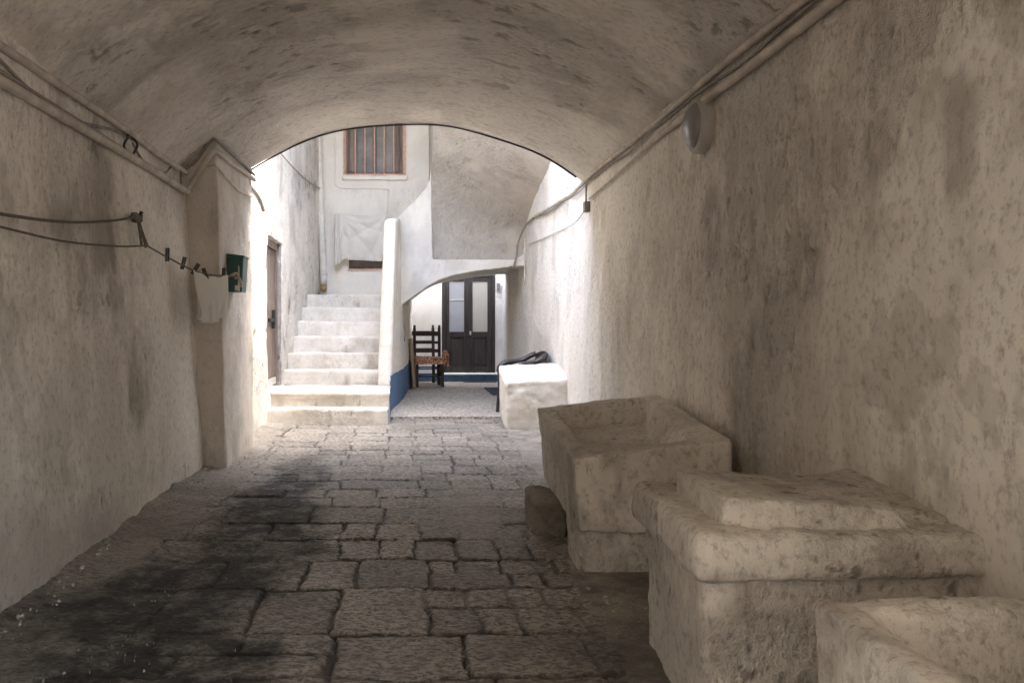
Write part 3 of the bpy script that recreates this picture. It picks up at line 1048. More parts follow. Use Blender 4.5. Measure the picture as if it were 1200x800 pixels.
# cloth on the lower window
def drape():
    nu, nv = 90, 80
    u, v = np.meshgrid(np.linspace(0, 1, nu), np.linspace(0, 1, nv), indexing='ij')
    X = -1.0 + .76 * u
    zt = 2.735
    hem = np.interp(u, [0, .12, .2, .3, 1], [1.95, 1.98, 2.05, 2.03, 2.01])
    Z = zt + (hem - zt) * v - .035 * np.sin(math.pi * np.clip((u - .15) / .85, 0, 1)) * (1 - v)
    # swag folds fanning out of the two upper corners, and a loose tail on the left
    us, vs_ = u * .76, v * .70
    r1, a1 = np.hypot(us - .10, vs_), np.arctan2(vs_, np.abs(us - .10) + .02)
    r2, a2 = np.hypot(.80 - us, vs_), np.arctan2(vs_, .82 - us)
    fold = .050 * r1 * np.abs(np.sin(a1 * 6.5 + .4)) * np.exp(-r1 * 1.3) * 2 + .050 * r2 * np.abs(np.sin(a2 * 5.5)) * np.exp(-r2 * 1.3) * 2
    tail = np.clip((.20 - u) / .06, 0, 1)
    fold = fold * (1 - tail) + tail * (.05 * np.abs(np.sin(u * 34 + v)) * v ** .5 + .03 * v)
    fold *= 1.8
    fold += .014 * np.sin(u * 95) * np.clip((v - .9) / .1, 0, 1)
    X = X - .02 * v * (u < .2) + .07 * v * np.clip(.25 - u, 0, 1)
    Y = 12.955 - .03 * np.sin(math.pi * np.clip(v, 0, 1)) - fold
    nz = .01 * fbm(np.stack([u * 5, v * 5, 0 * u], -1), 3, 9)
    return np.stack([X, Y - .06 + nz, Z], -1)


o = shell_obj('window_drape', drape(), None, (0, .006, 0), M['drape'])
tag(o, 'pale fringed cloth draped over the lower window at the stair head', 'cloth')

# drain pipe
dp = thing('drain_pipe', 'white painted drain pipe running down the corner at the top of the stairs', 'drain pipe', (-1.2, 12.9, 1.5))
for o in (tube('pipe', [(-1.255, 12.85, 4.6), (-1.23, 12.85, 3.4), (-1.19, 12.85, 2.4), (-1.165, 12.85, 1.66)], .05, M['pipe'], dp, 14),
          tube('collar', [(-1.238, 12.85, 3.50), (-1.236, 12.85, 3.62)], .066, M['pipe'], dp, 14),
          tube('bracket', [(-1.168, 12.85, 1.80), (-1.166, 12.85, 1.83)], .060, M['silver'], dp, 14),
          tube('outlet', [(-1.165, 12.85, 1.655), (-1.160, 12.84, 1.60), (-1.155, 12.76, 1.585)], .047, M['ochre'], dp, 14)):
    child_world(o, dp)

# ------------------------------------------------------------------ terrace back wall with the double door
xs = np.unique(np.round(np.concatenate([np.arange(-.2, 2.2, .06), [.74, 1.71]]), 4))
zs = np.unique(np.round(np.concatenate([np.arange(-.1, 3.3, .06), [.17, 1.98]]), 4))
Xg, Zg = np.meshgrid(xs, zs, indexing='ij')
P = np.stack([Xg, 15.5 + 0 * Xg, Zg], -1)
P[..., 1] += .01 * fbm(P * 2, 3, 440)
xc = ((xs[:-1] + xs[1:]) / 2)[:, None]
zc = ((zs[:-1] + zs[1:]) / 2)[None]
keep = ~((xc > .74) & (xc < 1.71) & (zc > .17) & (zc < 1.98))
bw = shell_obj('terrace_back_wall', P, keep, (0, .3, 0), M['white'])
tag(bw, 'shaded white wall around the dark double door under the arch', 'wall')
dd_ = bevel_obj('door_frame', merge(box_geo(.742, .80, 15.49, 15.58, .175, 1.978), box_geo(1.65, 1.708, 15.49, 15.58, .175, 1.978), box_geo(.802, 1.648, 15.492, 15.58, 1.92, 1.978)), M['wood'], bw, w=.004)


def door_leaf(x0, x1, glass):
    lf = bevel_obj('door', merge(box_geo(x0, x0 + .075, 15.52, 15.565, .18, 1.915), box_geo(x1 - .075, x1, 15.52, 15.565, .18, 1.915),
                                 box_geo(x0 + .076, x1 - .076, 15.521, 15.564, .18, .29), box_geo(x0 + .076, x1 - .076, 15.521, 15.564, .82, .92), box_geo(x0 + .076, x1 - .076, 15.521, 15.564, 1.83, 1.915),
                                 box_geo(x0 + .070, x1 - .070, 15.535, 15.558, .28, .83), box_geo(x0 + .115, x1 - .115, 15.519, 15.55, .34, .77)), M['wood'], bw, w=.005)
    bevel_obj('pane', box_geo(x0 + .07, x1 - .07, 15.542, 15.552, .91, 1.84), glass, lf, w=0)
    return lf


l1 = door_leaf(.803, 1.222, M['frost'])
l2 = door_leaf(1.228, 1.647, M['curtain'])
bevel_obj('glazing_bar', box_geo(.88, 1.15, 15.530, 15.545, 1.49, 1.51), M['silver'], l1, w=.002)
bevel_obj('handle', merge(box_geo(1.245, 1.275, 15.50, 15.52, .86, .93), box_geo(1.25, 1.27, 15.485, 15.50, .885, .905)), M['silver'], l2, w=.003)
o = stone_obj('threshold', [box_geo(.30, 1.86, 15.26, 15.51, -.02, .165)], M['blue'], bw, bevel=.012, voxel=.02, smooth=1, amp=.004, seed=20)
stone_obj('sill', [box_geo(.68, 1.80, 15.24, 15.52, .150, .178)], M['white'], bw, bevel=.006, voxel=.012, smooth=1, amp=.002, seed=21)
o = bevel_obj('wall_box', box_geo(1.735, 1.79, 15.42, 15.49, 1.68, 1.80), M['boxgrey'], w=.008)
tag(o, 'tiny grey electric box on the wall strip right of the double door', 'electric box')

bevel_obj('dark_backing', box_geo(.60, 1.84, 15.585, 15.75, .10, 2.05), M['ironblack'], bw, w=0)  # black slab added behind the door so no light shows through
bevel_obj('door_strip', box_geo(1.205, 1.245, 15.508, 15.518, .182, 1.912), M['wood'], l1, w=.003)
# ------------------------------------------------------------------ stone tubs
# wash tub on its plinth
tb = thing('wash_tub', 'pale limewashed stone wash tub with an open basin, raised on a low plinth', 'wash tub', (.77, 3.73, 0))
outer = hexa([(.775, 3.74, .178), (1.455, 3.74, .172), (1.505, 4.98, .18), (.835, 5.0, .18),
              (.753, 3.73, .503), (1.447, 3.73, .585), (1.50, 5.0, .680), (.800, 5.02, .598)])


def tub_geo(out_top, out_bot, inn_top, inn_bot):
    V = [np.array(q, float) for q in out_bot + out_top + inn_top + inn_bot]
    F = [(3, 2, 1, 0)]
    for k in range(4):
        a = (k + 1) % 4
        F += [(k, a, 4 + a, 4 + k), (4 + k, 4 + a, 8 + a, 8 + k), (8 + k, 8 + a, 12 + a, 12 + k)]
    F.append((12, 13, 14, 15))
    return V, F


g = tub_geo([(.753, 3.73, .503), (1.447, 3.73, .585), (1.50, 5.0, .680), (.800, 5.02, .598)],
            [(.775, 3.74, .178), (1.455, 3.74, .172), (1.505, 4.98, .18), (.835, 5.0, .18)],
            [(.845, 3.835, .512), (1.30, 3.85, .570), (1.405, 4.90, .665), (.885, 4.92, .600)],
            [(.90, 3.90, .42), (1.22, 3.92, .42), (1.37, 4.84, .535), (.95, 4.86, .505)])
o = stone_obj('basin', [g], M['tub'], tb, bevel=.008, voxel=.009, smooth=1, amp=.010, freq=5, amp2=.0025, seed=120, edge_wear=.006)
child_world(o, tb)
o = stone_obj('plinth', [hexa([(.785, 3.75, -.03), (1.42, 3.755, -.03), (1.45, 4.13, -.03), (.80, 4.12, -.03), (.785, 3.765, .19), (1.42, 3.765, .19), (1.45, 4.12, .19), (.80, 4.12, .19)])],
              M['tub'], tb, bevel=.015, voxel=.013, smooth=2, amp=.012, freq=8, amp2=.004, seed=124)
child_world(o, tb)
o = stone_obj('support_stone', [hexa([(.690, 4.42, -.03), (.86, 4.40, -.03), (.90, 4.78, -.03), (.70, 4.80, -.03), (.685, 4.40, .17), (.86, 4.40, .18), (.90, 4.78, .18), (.70, 4.80, .185)])],
              M['rubble'], None, bevel=.03, voxel=.013, smooth=3, amp=.022, freq=7, amp2=.006, seed=127)
tag(o, 'dark rough stone block propping the far corner of the wash tub', 'stone block')

# chest shaped block
ch = thing('stone_chest', 'massive limewashed chest block with a rounded lip and a smaller slab on top', 'stone chest', (.8, 2.2, 0))
o = stone_obj('body', [hexa([(.795, 2.25, -.03), (1.56, 2.25, -.03), (1.56, 2.93, -.03), (.845, 2.93, -.03), (.790, 2.245, .46), (1.56, 2.245, .46), (1.56, 2.93, .46), (.840, 2.93, .46)])],
              M['tub'], ch, bevel=.02, voxel=.012, smooth=3, amp=.016, freq=5, amp2=.004, seed=130)
child_world(o, ch)
o = stone_obj('lip', [hexa([(.765, 2.21, .415), (1.57, 2.21, .43), (1.57, 2.96, .43), (.795, 2.96, .42), (.775, 2.22, .545), (1.57, 2.22, .55), (1.57, 2.95, .56), (.80, 2.95, .55)])],
              M['tub'], ch, bevel=.036, voxel=.0095, smooth=3, amp=.013, freq=6, amp2=.003, seed=133, edge_wear=.02)
child_world(o, ch)
o = stone_obj('top_slab', [hexa([(.870, 2.30, .52), (1.40, 2.27, .50), (1.52, 2.80, .52), (.895, 2.78, .52), (.872, 2.31, .622), (1.33, 2.30, .600), (1.47, 2.79, .592), (.892, 2.77, .630)]),
                           hexa([(1.25, 2.36, .50), (1.56, 2.30, .50), (1.56, 2.98, .50), (1.30, 2.98, .50), (1.40, 2.42, .57), (1.57, 2.36, .555), (1.57, 2.94, .60), (1.40, 2.92, .585)])],
              M['tub'], ch, bevel=.006, voxel=.009, smooth=1, amp=.008, freq=5, amp2=.002, seed=136, edge_wear=.006)
child_world(o, ch)

# near trough
g = tub_geo([(.855, .95, .50), (1.56, .95, .50), (1.56, 1.88, .500), (.895, 1.87, .500)],
            [(.885, .95, -.03), (1.56, .95, -.03), (1.56, 1.86, -.03), (.905, 1.86, -.03)],
            [(.925, 1.02, .50), (1.47, 1.02, .49), (1.47, 1.78, .495), (.985, 1.775, .50)],
            [(.955, 1.06, .33), (1.45, 1.06, .33), (1.45, 1.745, .37), (1.02, 1.74, .37)])
o = stone_obj('stone_trough', [g], M['tub'], None, bevel=.028, voxel=.010, smooth=5, amp=.016, freq=5, amp2=.003, seed=140, edge_wear=.022)
tag(o, 'nearest limewashed stone trough with a worn pitted rim, below the peeling wall', 'stone trough')

# white block by the terrace
o = stone_obj('stone_block', [hexa([(1.085, 8.74, -.03), (1.80, 8.72, -.03), (1.80, 9.62, -.03), (1.12, 9.62, -.03), (1.065, 8.77, .49), (1.80, 8.76, .52), (1.80, 9.60, .645), (1.09, 9.60, .615)])],
              M['white'], None, bevel=.035, voxel=.016, smooth=3, amp=.020, freq=4, amp2=.004, seed=150, edge_wear=.02)
tag(o, 'squat whitewashed masonry block in front of the brown plastic armchair', 'masonry block')

# ------------------------------------------------------------------ wooden chairs, boards under the arch
def wooden_chair(label, loc, rz):
    t = thing('wooden_chair', label, 'chair', loc, rz, 'old wooden chairs under the arch')
    wd, dp_, sh = .42, .40, .46
    for sx in (-1, 1):
        bevel_obj('leg', box_geo(sx * wd / 2 - .025, sx * wd / 2 + .025, -dp_ / 2 - .025, -dp_ / 2 + .025, 0, sh - .02), M['chairwood'], t, w=.005)
        x = sx * wd / 2
        V, F = hexa([(x - .025, dp_ / 2 - .02, 0), (x + .025, dp_ / 2 - .02, 0), (x + .025, dp_ / 2 + .02, 0), (x - .025, dp_ / 2 + .02, 0),
                     (x - .024, dp_ / 2 + .05, .97), (x + .024, dp_ / 2 + .05, .97), (x + .024, dp_ / 2 + .085, .97), (x - .024, dp_ / 2 + .085, .97)])
        bevel_obj('leg', (V, F), M['chairwood'], t, w=.005)
        tube('finial', [(x, dp_ / 2 + .067, .965), (x, dp_ / 2 + .068, .99), (x, dp_ / 2 + .07, 1.015)], lambda q: .016 + .006 * math.sin(q * 3.1), M['chairwood'], t)
    for zz, hh in ((.58, .06), (.72, .045), (.87, .08)):
        yy = dp_ / 2 + .065 * zz
        bevel_obj('slat', box_geo(-wd / 2 + .018, wd / 2 - .018, yy - .010, yy + .010, zz - hh / 2, zz + hh / 2), M['chairwood'], t, w=.004)
    bevel_obj('seat', merge(box_geo(-wd / 2 - .02, wd / 2 + .02, -dp_ / 2 - .02, dp_ / 2 - .021, sh - .02, sh + .012)), M['chairwood'], t, w=.008)
    for zz in (.14, .26):
        for sx in (-1, 1):
            tube('stretcher', [(sx * wd / 2, -dp_ / 2, zz), (sx * wd / 2, dp_ / 2, zz + .01)], .011, M['chairwood'], t, 8, 2)
        tube('stretcher', [(-wd / 2, -dp_ / 2, zz + .04), (wd / 2, -dp_ / 2, zz + .04)], .011, M['chairwood'], t, 8, 2)
    return t


c1 = wooden_chair('dark wooden ladder back chair with the orange patterned cloth on its seat', (.455, 14.2, .03), math.radians(4))
c2 = dup(c1, (.40, 14.75, .03), math.radians(10), 'dark wooden ladder back chair standing behind the chair with the orange cloth')


def seat_cloth():
    nu, nv = 70, 60
    u, v = np.meshgrid(np.linspace(-1, 1, nu), np.linspace(-1, 1, nv), indexing='ij')
    X = u * .275
    Y = v * .24 - .02
    ox = np.clip(np.abs(X) - .228, 0, 1)
    oy = np.clip(-.222 - Y, 0, 1)
    Z = .481 - 2.0 * ox - 2.8 * oy + .012 * fbm(np.stack([X * 9, Y * 9, 0 * X], -1), 3, 7)
    X = np.sign(X) * (np.minimum(np.abs(X), .228) + .012 * np.clip(ox * 30, 0, 1))
    Y = np.maximum(Y, -.222 - .012 * np.clip(oy * 30, 0, 1))
    return np.stack([X, Y, Z], -1)


o = shell_obj('seat_cloth', seat_cloth(), None, (0, 0, .012), M['pattern'])
o.location = (.455, 14.2, .03)
o.rotation_euler = (0, 0, math.radians(4))
tag(o, 'orange and cream patterned cloth spread over a chair seat', 'cloth')
# bunched end of cloth on the right of the seat
def bunch():
    nu, nv = 40, 30
    u, v = np.meshgrid(np.linspace(0, 1, nu), np.linspace(0, 2 * math.pi, nv), indexing='ij')
    r = .034 * (np.sin(u * math.pi * .9 + .15) ** .5) * (1 + .4 * np.sin(4 * v + 7 * u) + .2 * np.sin(7 * v - 9 * u)) + .004
    return np.stack([.27 + .035 * u + r * np.cos(v), -.06 + r * np.sin(v), .60 - .27 * u + .02 * np.sin(6 * u)], -1)


B = bunch()
V = B.reshape(-1, 3)
F = [(i * 30 + j, (i + 1) * 30 + j, (i + 1) * 30 + j + 1, i * 30 + j + 1) for i in range(39) for j in range(29)]
o = link_mesh('bundled_scarf', V, F, M['pattern'])
o.location = (.455, 14.2, .03)
tag(o, 'bunched orange scarf hanging at the right of the chair seat', 'scarf')

for k, (x0, y0, tk, hh, mt, lb) in enumerate(((.09, 13.62, .03, .84, 'wood', 'dark flat board leaning on the blue footed wall'), (.16, 13.72, .035, .80, 'paleboard', 'pale wooden board leaning between the dark board and the chair'))):
    V, F = hexa([(x0 + .04, y0, .03), (x0 + .04 + tk, y0 + .01, .03), (x0 + .07 + tk, y0 + .55, .03), (x0 + .07, y0 + .55, .03),
                 (x0 - .035, y0, .03 + hh), (x0 - .035 + tk, y0 + .01, .03 + hh), (x0 + tk, y0 + .55, .03 + hh), (x0, y0 + .55, .03 + hh)])
    o = bevel_obj('board', (V, F), M[mt], w=.006)
    tag(o, lb, 'board', 'boards leaning under the arch')
# hanging cords at the arch foot
o = tube('cord', [(.02, 12.26, 1.33), (.035, 12.3, 1.1), (.06, 12.32, .95), (.05, 12.3, .82)], .010, M['cable'])
tag(o, 'grey cord hanging down from the foot of the arch above the boards', 'cord')

# mats
V, F = box_geo(1.33, 1.95, 12.45, 13.75, .036, .046)
o = bevel_obj('mat', (V, F), M['mat'], w=.004)
tag(o, 'blue grey mat lying on the speckled floor behind the masonry block', 'mat', 'floor mats')
o = bevel_obj('mat', box_geo(1.10, 1.68, 15.02, 15.24, .038, .050), M['darkmat'], w=.004)
tag(o, 'dark doormat pushed against the blue threshold', 'mat', 'floor mats')

# plastic armchair
pc = thing('plastic_armchair', 'brown plastic armchair standing behind the masonry block', 'chair', (1.43, 9.98, -.02), math.radians(97))


def panel(name, P_, off_):
    return shell_obj(name, P_, None, off_, M['plastic'], pc)


u, v = np.meshgrid(np.linspace(-1, 1, 24), np.linspace(-1, 1, 24), indexing='ij')
panel('seat', np.stack([u * .22, v * .21, .40 + .015 * u ** 2 - .012 * v], -1), (0, 0, -.012))
panel('backrest', np.stack([u * .23, -.165 - .03 * (1 - u ** 2) - .05 * (v + 1) / 2, .40 + .19 * (v + 1) * (1 - .10 * u ** 2)], -1), (0, -.012, 0))
for sx in (-1, 1):
    pts = [(sx * .235, -.215, .73), (sx * .262, -.15, .70), (sx * .275, -.05, .655), (sx * .275, .12, .635), (sx * .268, .21, .60), (sx * .26, .235, .54)]
    V, F = tube_geo(pts, .028, 10, 6)
    V = [np.array((sx * .265 + (p[0] - sx * .265) * 1.5, p[1], .64 + (p[2] - .64) * 1.15)) for p in V]
    link_mesh('armrest', V, F, M['plastic'], pc)
    tube('leg', [(sx * .26, .235, .56), (sx * .25, .225, .40), (sx * .265, .25, 0)], .022, M['plastic'], pc)
    tube('leg', [(sx * .235, -.22, .45), (sx * .24, -.24, .25), (sx * .25, -.29, 0)], .022, M['plastic'], pc)
o = stone_obj('cushion', [box_geo(-.19, .19, -.17, .20, .0, .05)], M['red'], None, bevel=.02, voxel=.015, smooth=4, amp=.006, seed=4)
o.location = (1.43, 9.98, .39)
o.rotation_euler = (0, 0, math.radians(100))
tag(o, 'dull red cushion on the seat of the brown plastic armchair', 'cushion')

# ------------------------------------------------------------------ conduits and cables
def lw(Y, Z, out=.02):
    return -1.475 - 0.055 * Z + out


def rw(Y, Z, out=.02):
    return float(wall_right_x(Y)) + 0.03 * min(max(Z - 1, 0), 1.5) * (Y < 9) - out


lp = [(lw(y, 2.2, .025), y, 2.185 + .008 * math.sin(y * 1.7)) for y in np.arange(-4, 6.2, .6)] + [(lw(6.22, 2.2, .03), 6.22, 2.185)]
o = tube('conduit', lp, .019, M['conduit'], seg=10)
tag(o, 'upper painted conduit along the top of the clothesline wall', 'conduit', 'wall conduits')
lp = [(lw(y, 2.05, .025), y, 2.045 + .008 * math.sin(y * 1.3 + 1)) for y in np.arange(-4, 6.2, .6)] + [(lw(6.22, 2.05, .03), 6.22, 2.045)]
o = tube('conduit', lp, .024, M['conduit'], seg=10)
tag(o, 'lower thicker conduit along the clothesline wall, below the cable loops', 'conduit', 'wall conduits')
o = tube('conduit', [(-1.60, 6.245, 2.05), (-1.56, 6.24, 2.07), (-1.48, 6.24, 2.19), (-1.385, 6.245, 2.33), (-1.34, 6.29, 2.345), (-1.335, 6.6, 2.345), (-1.318, 7.1, 2.355), (-1.305, 7.60, 2.36)], .020, M['conduit'], seg=10)
tag(o, 'conduit bent around the top of the pillar', 'conduit', 'wall conduits')
o = tube('cable', [(-1.60, 6.22, 2.20), (-1.50, 6.225, 2.27), (-1.40, 6.235, 2.41), (-1.345, 6.28, 2.425), (-1.325, 7.0, 2.42), (-1.305, 7.60, 2.405)], .013, M['cable'])
tag(o, 'dark cable above the conduit around the top of the pillar', 'cable', 'cables in the passage')
pts = [(lw(y, 2.12, .02), y, z) for y, z in ((1.0, 2.17), (2.2, 2.15), (2.9, 2.17), (3.3, 2.13), (3.7, 2.07), (4.15, 2.075), (4.7, 2.15), (5.0, 2.165))]
o = tube('cable', pts, .008, M['cable'])
tag(o, 'sagging cable between the two conduits of the clothesline wall', 'cable', 'cables in the passage')
pts = [(lw(y, 2.1, .022), y, z) for y, z in ((.8, 2.09), (2.2, 2.085), (3.2, 2.08), (4.6, 2.075), (5.3, 2.07))]
o = tube('cable', pts, .010, M['cable'])
tag(o, 'straight dark cable lying on top of the lower conduit', 'cable', 'cables in the passage')
loop = [(lw(4.9, 2.15, .035 + .01 * math.sin(3 * a)), 4.92 + .10 * math.cos(a), 2.115 + .055 * math.sin(a)) for a in np.linspace(0, 6.28 * 2.7, 34)]
o = tube('cable_coil', loop, .007, M['darkcable'])
tag(o, 'small coil of black cable hanging between the left conduits', 'cable coil')
pts = [(lw(y, 2.1, .025), y, z) for y, z in ((4.98, 2.14), (5.15, 2.08), (5.4, 2.055), (5.65, 2.085), (5.8, 2.15))]
o = tube('cable', pts, .008, M['cable'])
tag(o, 'short drooping cable between the coil and the pillar', 'cable', 'cables in the passage')
o = tube('cable', [(lw(6.05, 2.1, .03), 6.05, 2.18), (lw(6.05, 2.1, .028), 6.06, 2.10), (lw(6.05, 2.1, .03), 6.05, 2.03)], .008, M['cable'])
tag(o, 'short upright cable joining the two conduits beside the pillar', 'cable', 'cables in the passage')
o = tube('cable', [(-1.42, 6.25, 2.235), (-1.355, 6.27, 2.24), (-1.33, 6.55, 2.19), (-1.322, 6.95, 2.165), (-1.315, 7.3, 2.18), (-1.305, 7.56, 2.20)], .007, M['conduit'])
tag(o, 'thin cable drooping across the inner face of the pillar', 'cable', 'cables in the passage')

# right side
up = [(rw(y, 2.32, .028), y, 2.325 + .006 * math.sin(y * 2)) for y in np.arange(-4, 7.5, .5)]
up += [(rw(y, 2.36, .028), y, 2.33 + .036 * (y - 7.4)) for y in np.arange(7.5, 11.4, .5)]
o = tube('conduit', up, .020, M['conduit'], seg=10)
tag(o, 'upper painted conduit along the top of the wall above the stone tubs', 'conduit', 'wall conduits')
up = [(rw(y, 2.27, .022), y, 2.285 + .012 * math.sin(y * 2.9) + .007 * math.sin(y * 6.1)) for y in np.arange(-4, 7.5, .22)]
up += [(rw(y, 2.32, .022), y, 2.30 + .036 * (y - 7.4) + .01 * math.sin(y * 3)) for y in np.arange(7.5, 11.4, .4)]
o = tube('cable', up, .0075, M['cable'])
tag(o, 'wavy dark cable just under the upper conduit above the stone tubs', 'cable', 'cables in the passage')
lo = [(rw(y, 2.2, .028), y, np.interp(y, [-4, 3, 5.3, 5.9, 6.6, 7.3], [2.245, 2.235, 2.215, 2.19, 2.15, 2.135]) + .004 * math.sin(y * 3)) for y in np.arange(-4, 7.35, .35)]
o = tube('conduit', lo, lambda q: .023 if q < .80 else .023 - .014 * min(1, (q - .80) / .05), M['conduit'], seg=10)
tag(o, 'lower conduit passing behind the round lamp', 'conduit', 'wall conduits')
o = tube('cable', [(rw(7.5, 2.1, .02), 7.5, 2.08), (rw(8.3, 2.1, .015), 8.3, 2.06), (rw(9.3, 2.1, .015), 9.3, 2.09), (rw(10.5, 2.1, .015), 10.5, 2.12), (rw(11.7, 2.1, .015), 11.7, 2.16)], .007, M['palecable'])
tag(o, 'thin slack cable running from the junction box to the terrace', 'cable', 'cables in the passage')
o = tube('cable', [(rw(11.3, 2.4, .02), 11.2, 2.46), (rw(11.8, 2.3, .03), 11.8, 2.44), (1.70, 11.95, 2.36), (1.64, 11.97, 2.2), (1.625, 11.97, 2.05), (1.60, 11.975, 1.94), (1.58, 12.0, 1.86)], .014, M['cable'])
tag(o, 'cable bending down at the terrace corner beside the arch', 'cable', 'cables in the passage')
o = tube('conduit', [(1.74, 11.99, 2.42), (1.735, 11.985, 2.1), (1.735, 11.985, 1.6)], .010, M['palecable'])
tag(o, 'thin white conduit dropping down the corner by the terrace', 'conduit', 'wall conduits')
jb = bevel_obj('junction_box', box_geo(rw(7.4, 2.1, .045), rw(7.4, 2.1, -.01), 7.36, 7.44, 2.05, 2.14), M['boxgrey'], w=.006)
tag(jb, 'small grey junction box hanging under the conduits at the end of the peeling wall', 'junction box')
o = tube('cable', [(rw(7.42, 2.2, .025), 7.42, 2.30), (rw(7.42, 2.2, .025), 7.42, 2.13)], .008, M['cable'])
tag(o, 'short cable dropping from the conduits into the junction box', 'cable', 'cables in the passage')
# cable along the mouth of the vault
pr = [p for p in prof if -1.34 < p[0] < 1.60]
o = tube('cable', [(p[0], YE - .012, p[1] - .010) for p in pr[::7]], .008, M['darkcable'])
tag(o, 'dark cable following the curved mouth of the barrel vault', 'cable', 'cables in the passage')
# courtyard cables
o = tube('cable', [(-1.43, 7.9, 2.40), (-1.435, 8.6, 2.36), (-1.44, 8.95, 2.27)], .018, M['cable'])
tag(o, 'short thick cable end on the sunlit wall just past the pillar', 'cable', 'courtyard cables')
o = tube('cable', [(-1.42, 9.6, 3.08), (-1.40, 10.6, 3.08), (-1.30, 11.8, 3.05), (-1.21, 12.85, 3.10)], .008, M['cable'])
tag(o, 'thin cable slanting along the sunlit wall to the drain pipe', 'cable', 'courtyard cables')

# round bulkhead lamp
lm = thing('wall_lamp', 'round bulkhead lamp with a smoked glass dome on the peeling wall', 'wall lamp', (rw(4.42, 2.11, -.01), 4.42, 2.115))
rot = Matrix.Rotation(math.radians(-90), 4, 'Y')
for nm, pf, mt in (('back_plate', [(.135, -.02), (.146, .0), (.146, .05), (.135, .062), (.11, .064)], 'lampring'),
                   ('glass_dome', [(.118, .060), (.116, .072), (.106, .086), (.080, .102), (.045, .111), (.012, .114)], 'lens')):
    V, F = lathe_geo(pf, 40)
    o = link_mesh(nm, [rot @ Vector(p) for p in V], F, M[mt], lm)
    o.rotation_euler = (0, 0, math.radians(-3))

# ------------------------------------------------------------------ clothesline, letter box, peg row
hk = thing('wall_hook', 'rusty iron hook with knotted rope ends on the left plaster wall', 'hook', (lw(4.92, 1.7, 0), 4.92, 1.70))
o = tube('spike', [(-.02, 0, 0), (.05, 0, .005), (.075, 0, .035)], .010, M['ironblack'], hk)
kn = merge(*[tube_geo([(.045 + .022 * math.cos(a + p), .035 * math.sin(a + p), .018 * math.sin(2 * a + p)) for a in np.linspace(0, 6.3, 14)], .011, 7, 3) for p in (0, .8, 1.7)])
link_mesh('knot', *kn, M['rope'], hk)
tube('rope_end', [(.05, .0, 0), (.055, .03, -.10), (.055, .06, -.16)], .008, M['rope'], hk)
hx = lw(4.92, 1.7, .045)
kx = (hx + .02, 5.05, 1.55)
o = tube('rope', [(lw(2.1, 1.5, .03), 2.1, 1.50), (lw(2.6, 1.5, .05), 2.6, 1.485), (lw(3.2, 1.5, .05), 3.2, 1.505), (lw(3.8, 1.5, .05), 3.8, 1.545), (lw(4.4, 1.6, .045), 4.4, 1.618), (hx, 4.9, 1.70)], .0068, M['rope'])
tag(o, 'upper thick old rope sagging along the left wall to the hook', 'rope', 'ropes on the left wall')
o = tube('rope', [(lw(2.1, 1.5, .03), 2.1, 1.48), (lw(2.6, 1.5, .07), 2.6, 1.455), (lw(3.2, 1.5, .07), 3.2, 1.452), (lw(3.8, 1.5, .07), 3.8, 1.456), (lw(4.5, 1.5, .07), 4.5, 1.498), kx], .005, M['rope'])
tag(o, 'lower thinner rope along the left wall, ending at the knot below the hook', 'rope', 'ropes on the left wall')
o = merge(tube_geo([(hx, 4.93, 1.70), (hx + .012, 4.98, 1.62), kx], .010, 8, 4), tube_geo([(hx + .01, 4.91, 1.70), (hx + .005, 5.02, 1.61), (kx[0] - .01, 5.06, 1.54)], .008, 8, 4))
o = link_mesh('rope', *o, M['rope'])
tag(o, 'short doubled rope hanging from the hook down to the knot', 'rope', 'ropes on the left wall')
line = [kx, (-1.468, 5.36, 1.505), (-1.416, 5.85, 1.448), (-1.36, 6.1, 1.435), (-1.31, 6.30, 1.44), (-1.268, 6.54, 1.448)]
LN = np.array(catmull(line, 12))
o = tube('clothesline', line, .006, M['rope'])
tag(o, 'clothesline with pegs stretched from the wall knot to the letter box', 'clothesline')


def on_line(y):
    return np.array([np.interp(y, LN[:, 1], LN[:, k]) for k in range(3)])


pegs = [(5.36, 2, 'clothes peg nearest the wall hook, clipped upright on the line'), (5.64, 14, 'tilted clothes peg between the nearest peg and the white cloth'),
        (5.86, 32, 'strongly tilted clothes peg just before the white cloth'), (6.02, -20, 'half hidden clothes peg at the middle of the hanging white cloth'), (6.30, 4, 'clothes peg holding the far corner of the hanging white cloth')]
for k, (y, tilt, lb) in enumerate(pegs):
    p = on_line(y)
    g = []
    for s in (-1, 1):
        g.append(hexa([(s * .0065 - .0055, -.007, -.038), (s * .0065 + .0055, -.007, -.038), (s * .0065 + .0055, .007, -.038), (s * .0065 - .0055, .007, -.038),
                       (s * .007 - .006, -.008, .046), (s * .007 + .006, -.008, .046), (s * .007 + .006, .008, .046), (s * .007 - .006, .008, .046)]))
    o = bevel_obj('clothes_peg', merge(*g), M['pin'], w=.001)
    o.location = p + np.array((0, 0, .012 if k != 3 else -.002))
    o.rotation_euler = (0, math.radians(tilt), math.radians(20))
    tag(o, lb, 'clothes peg', 'pegs on the clothesline')

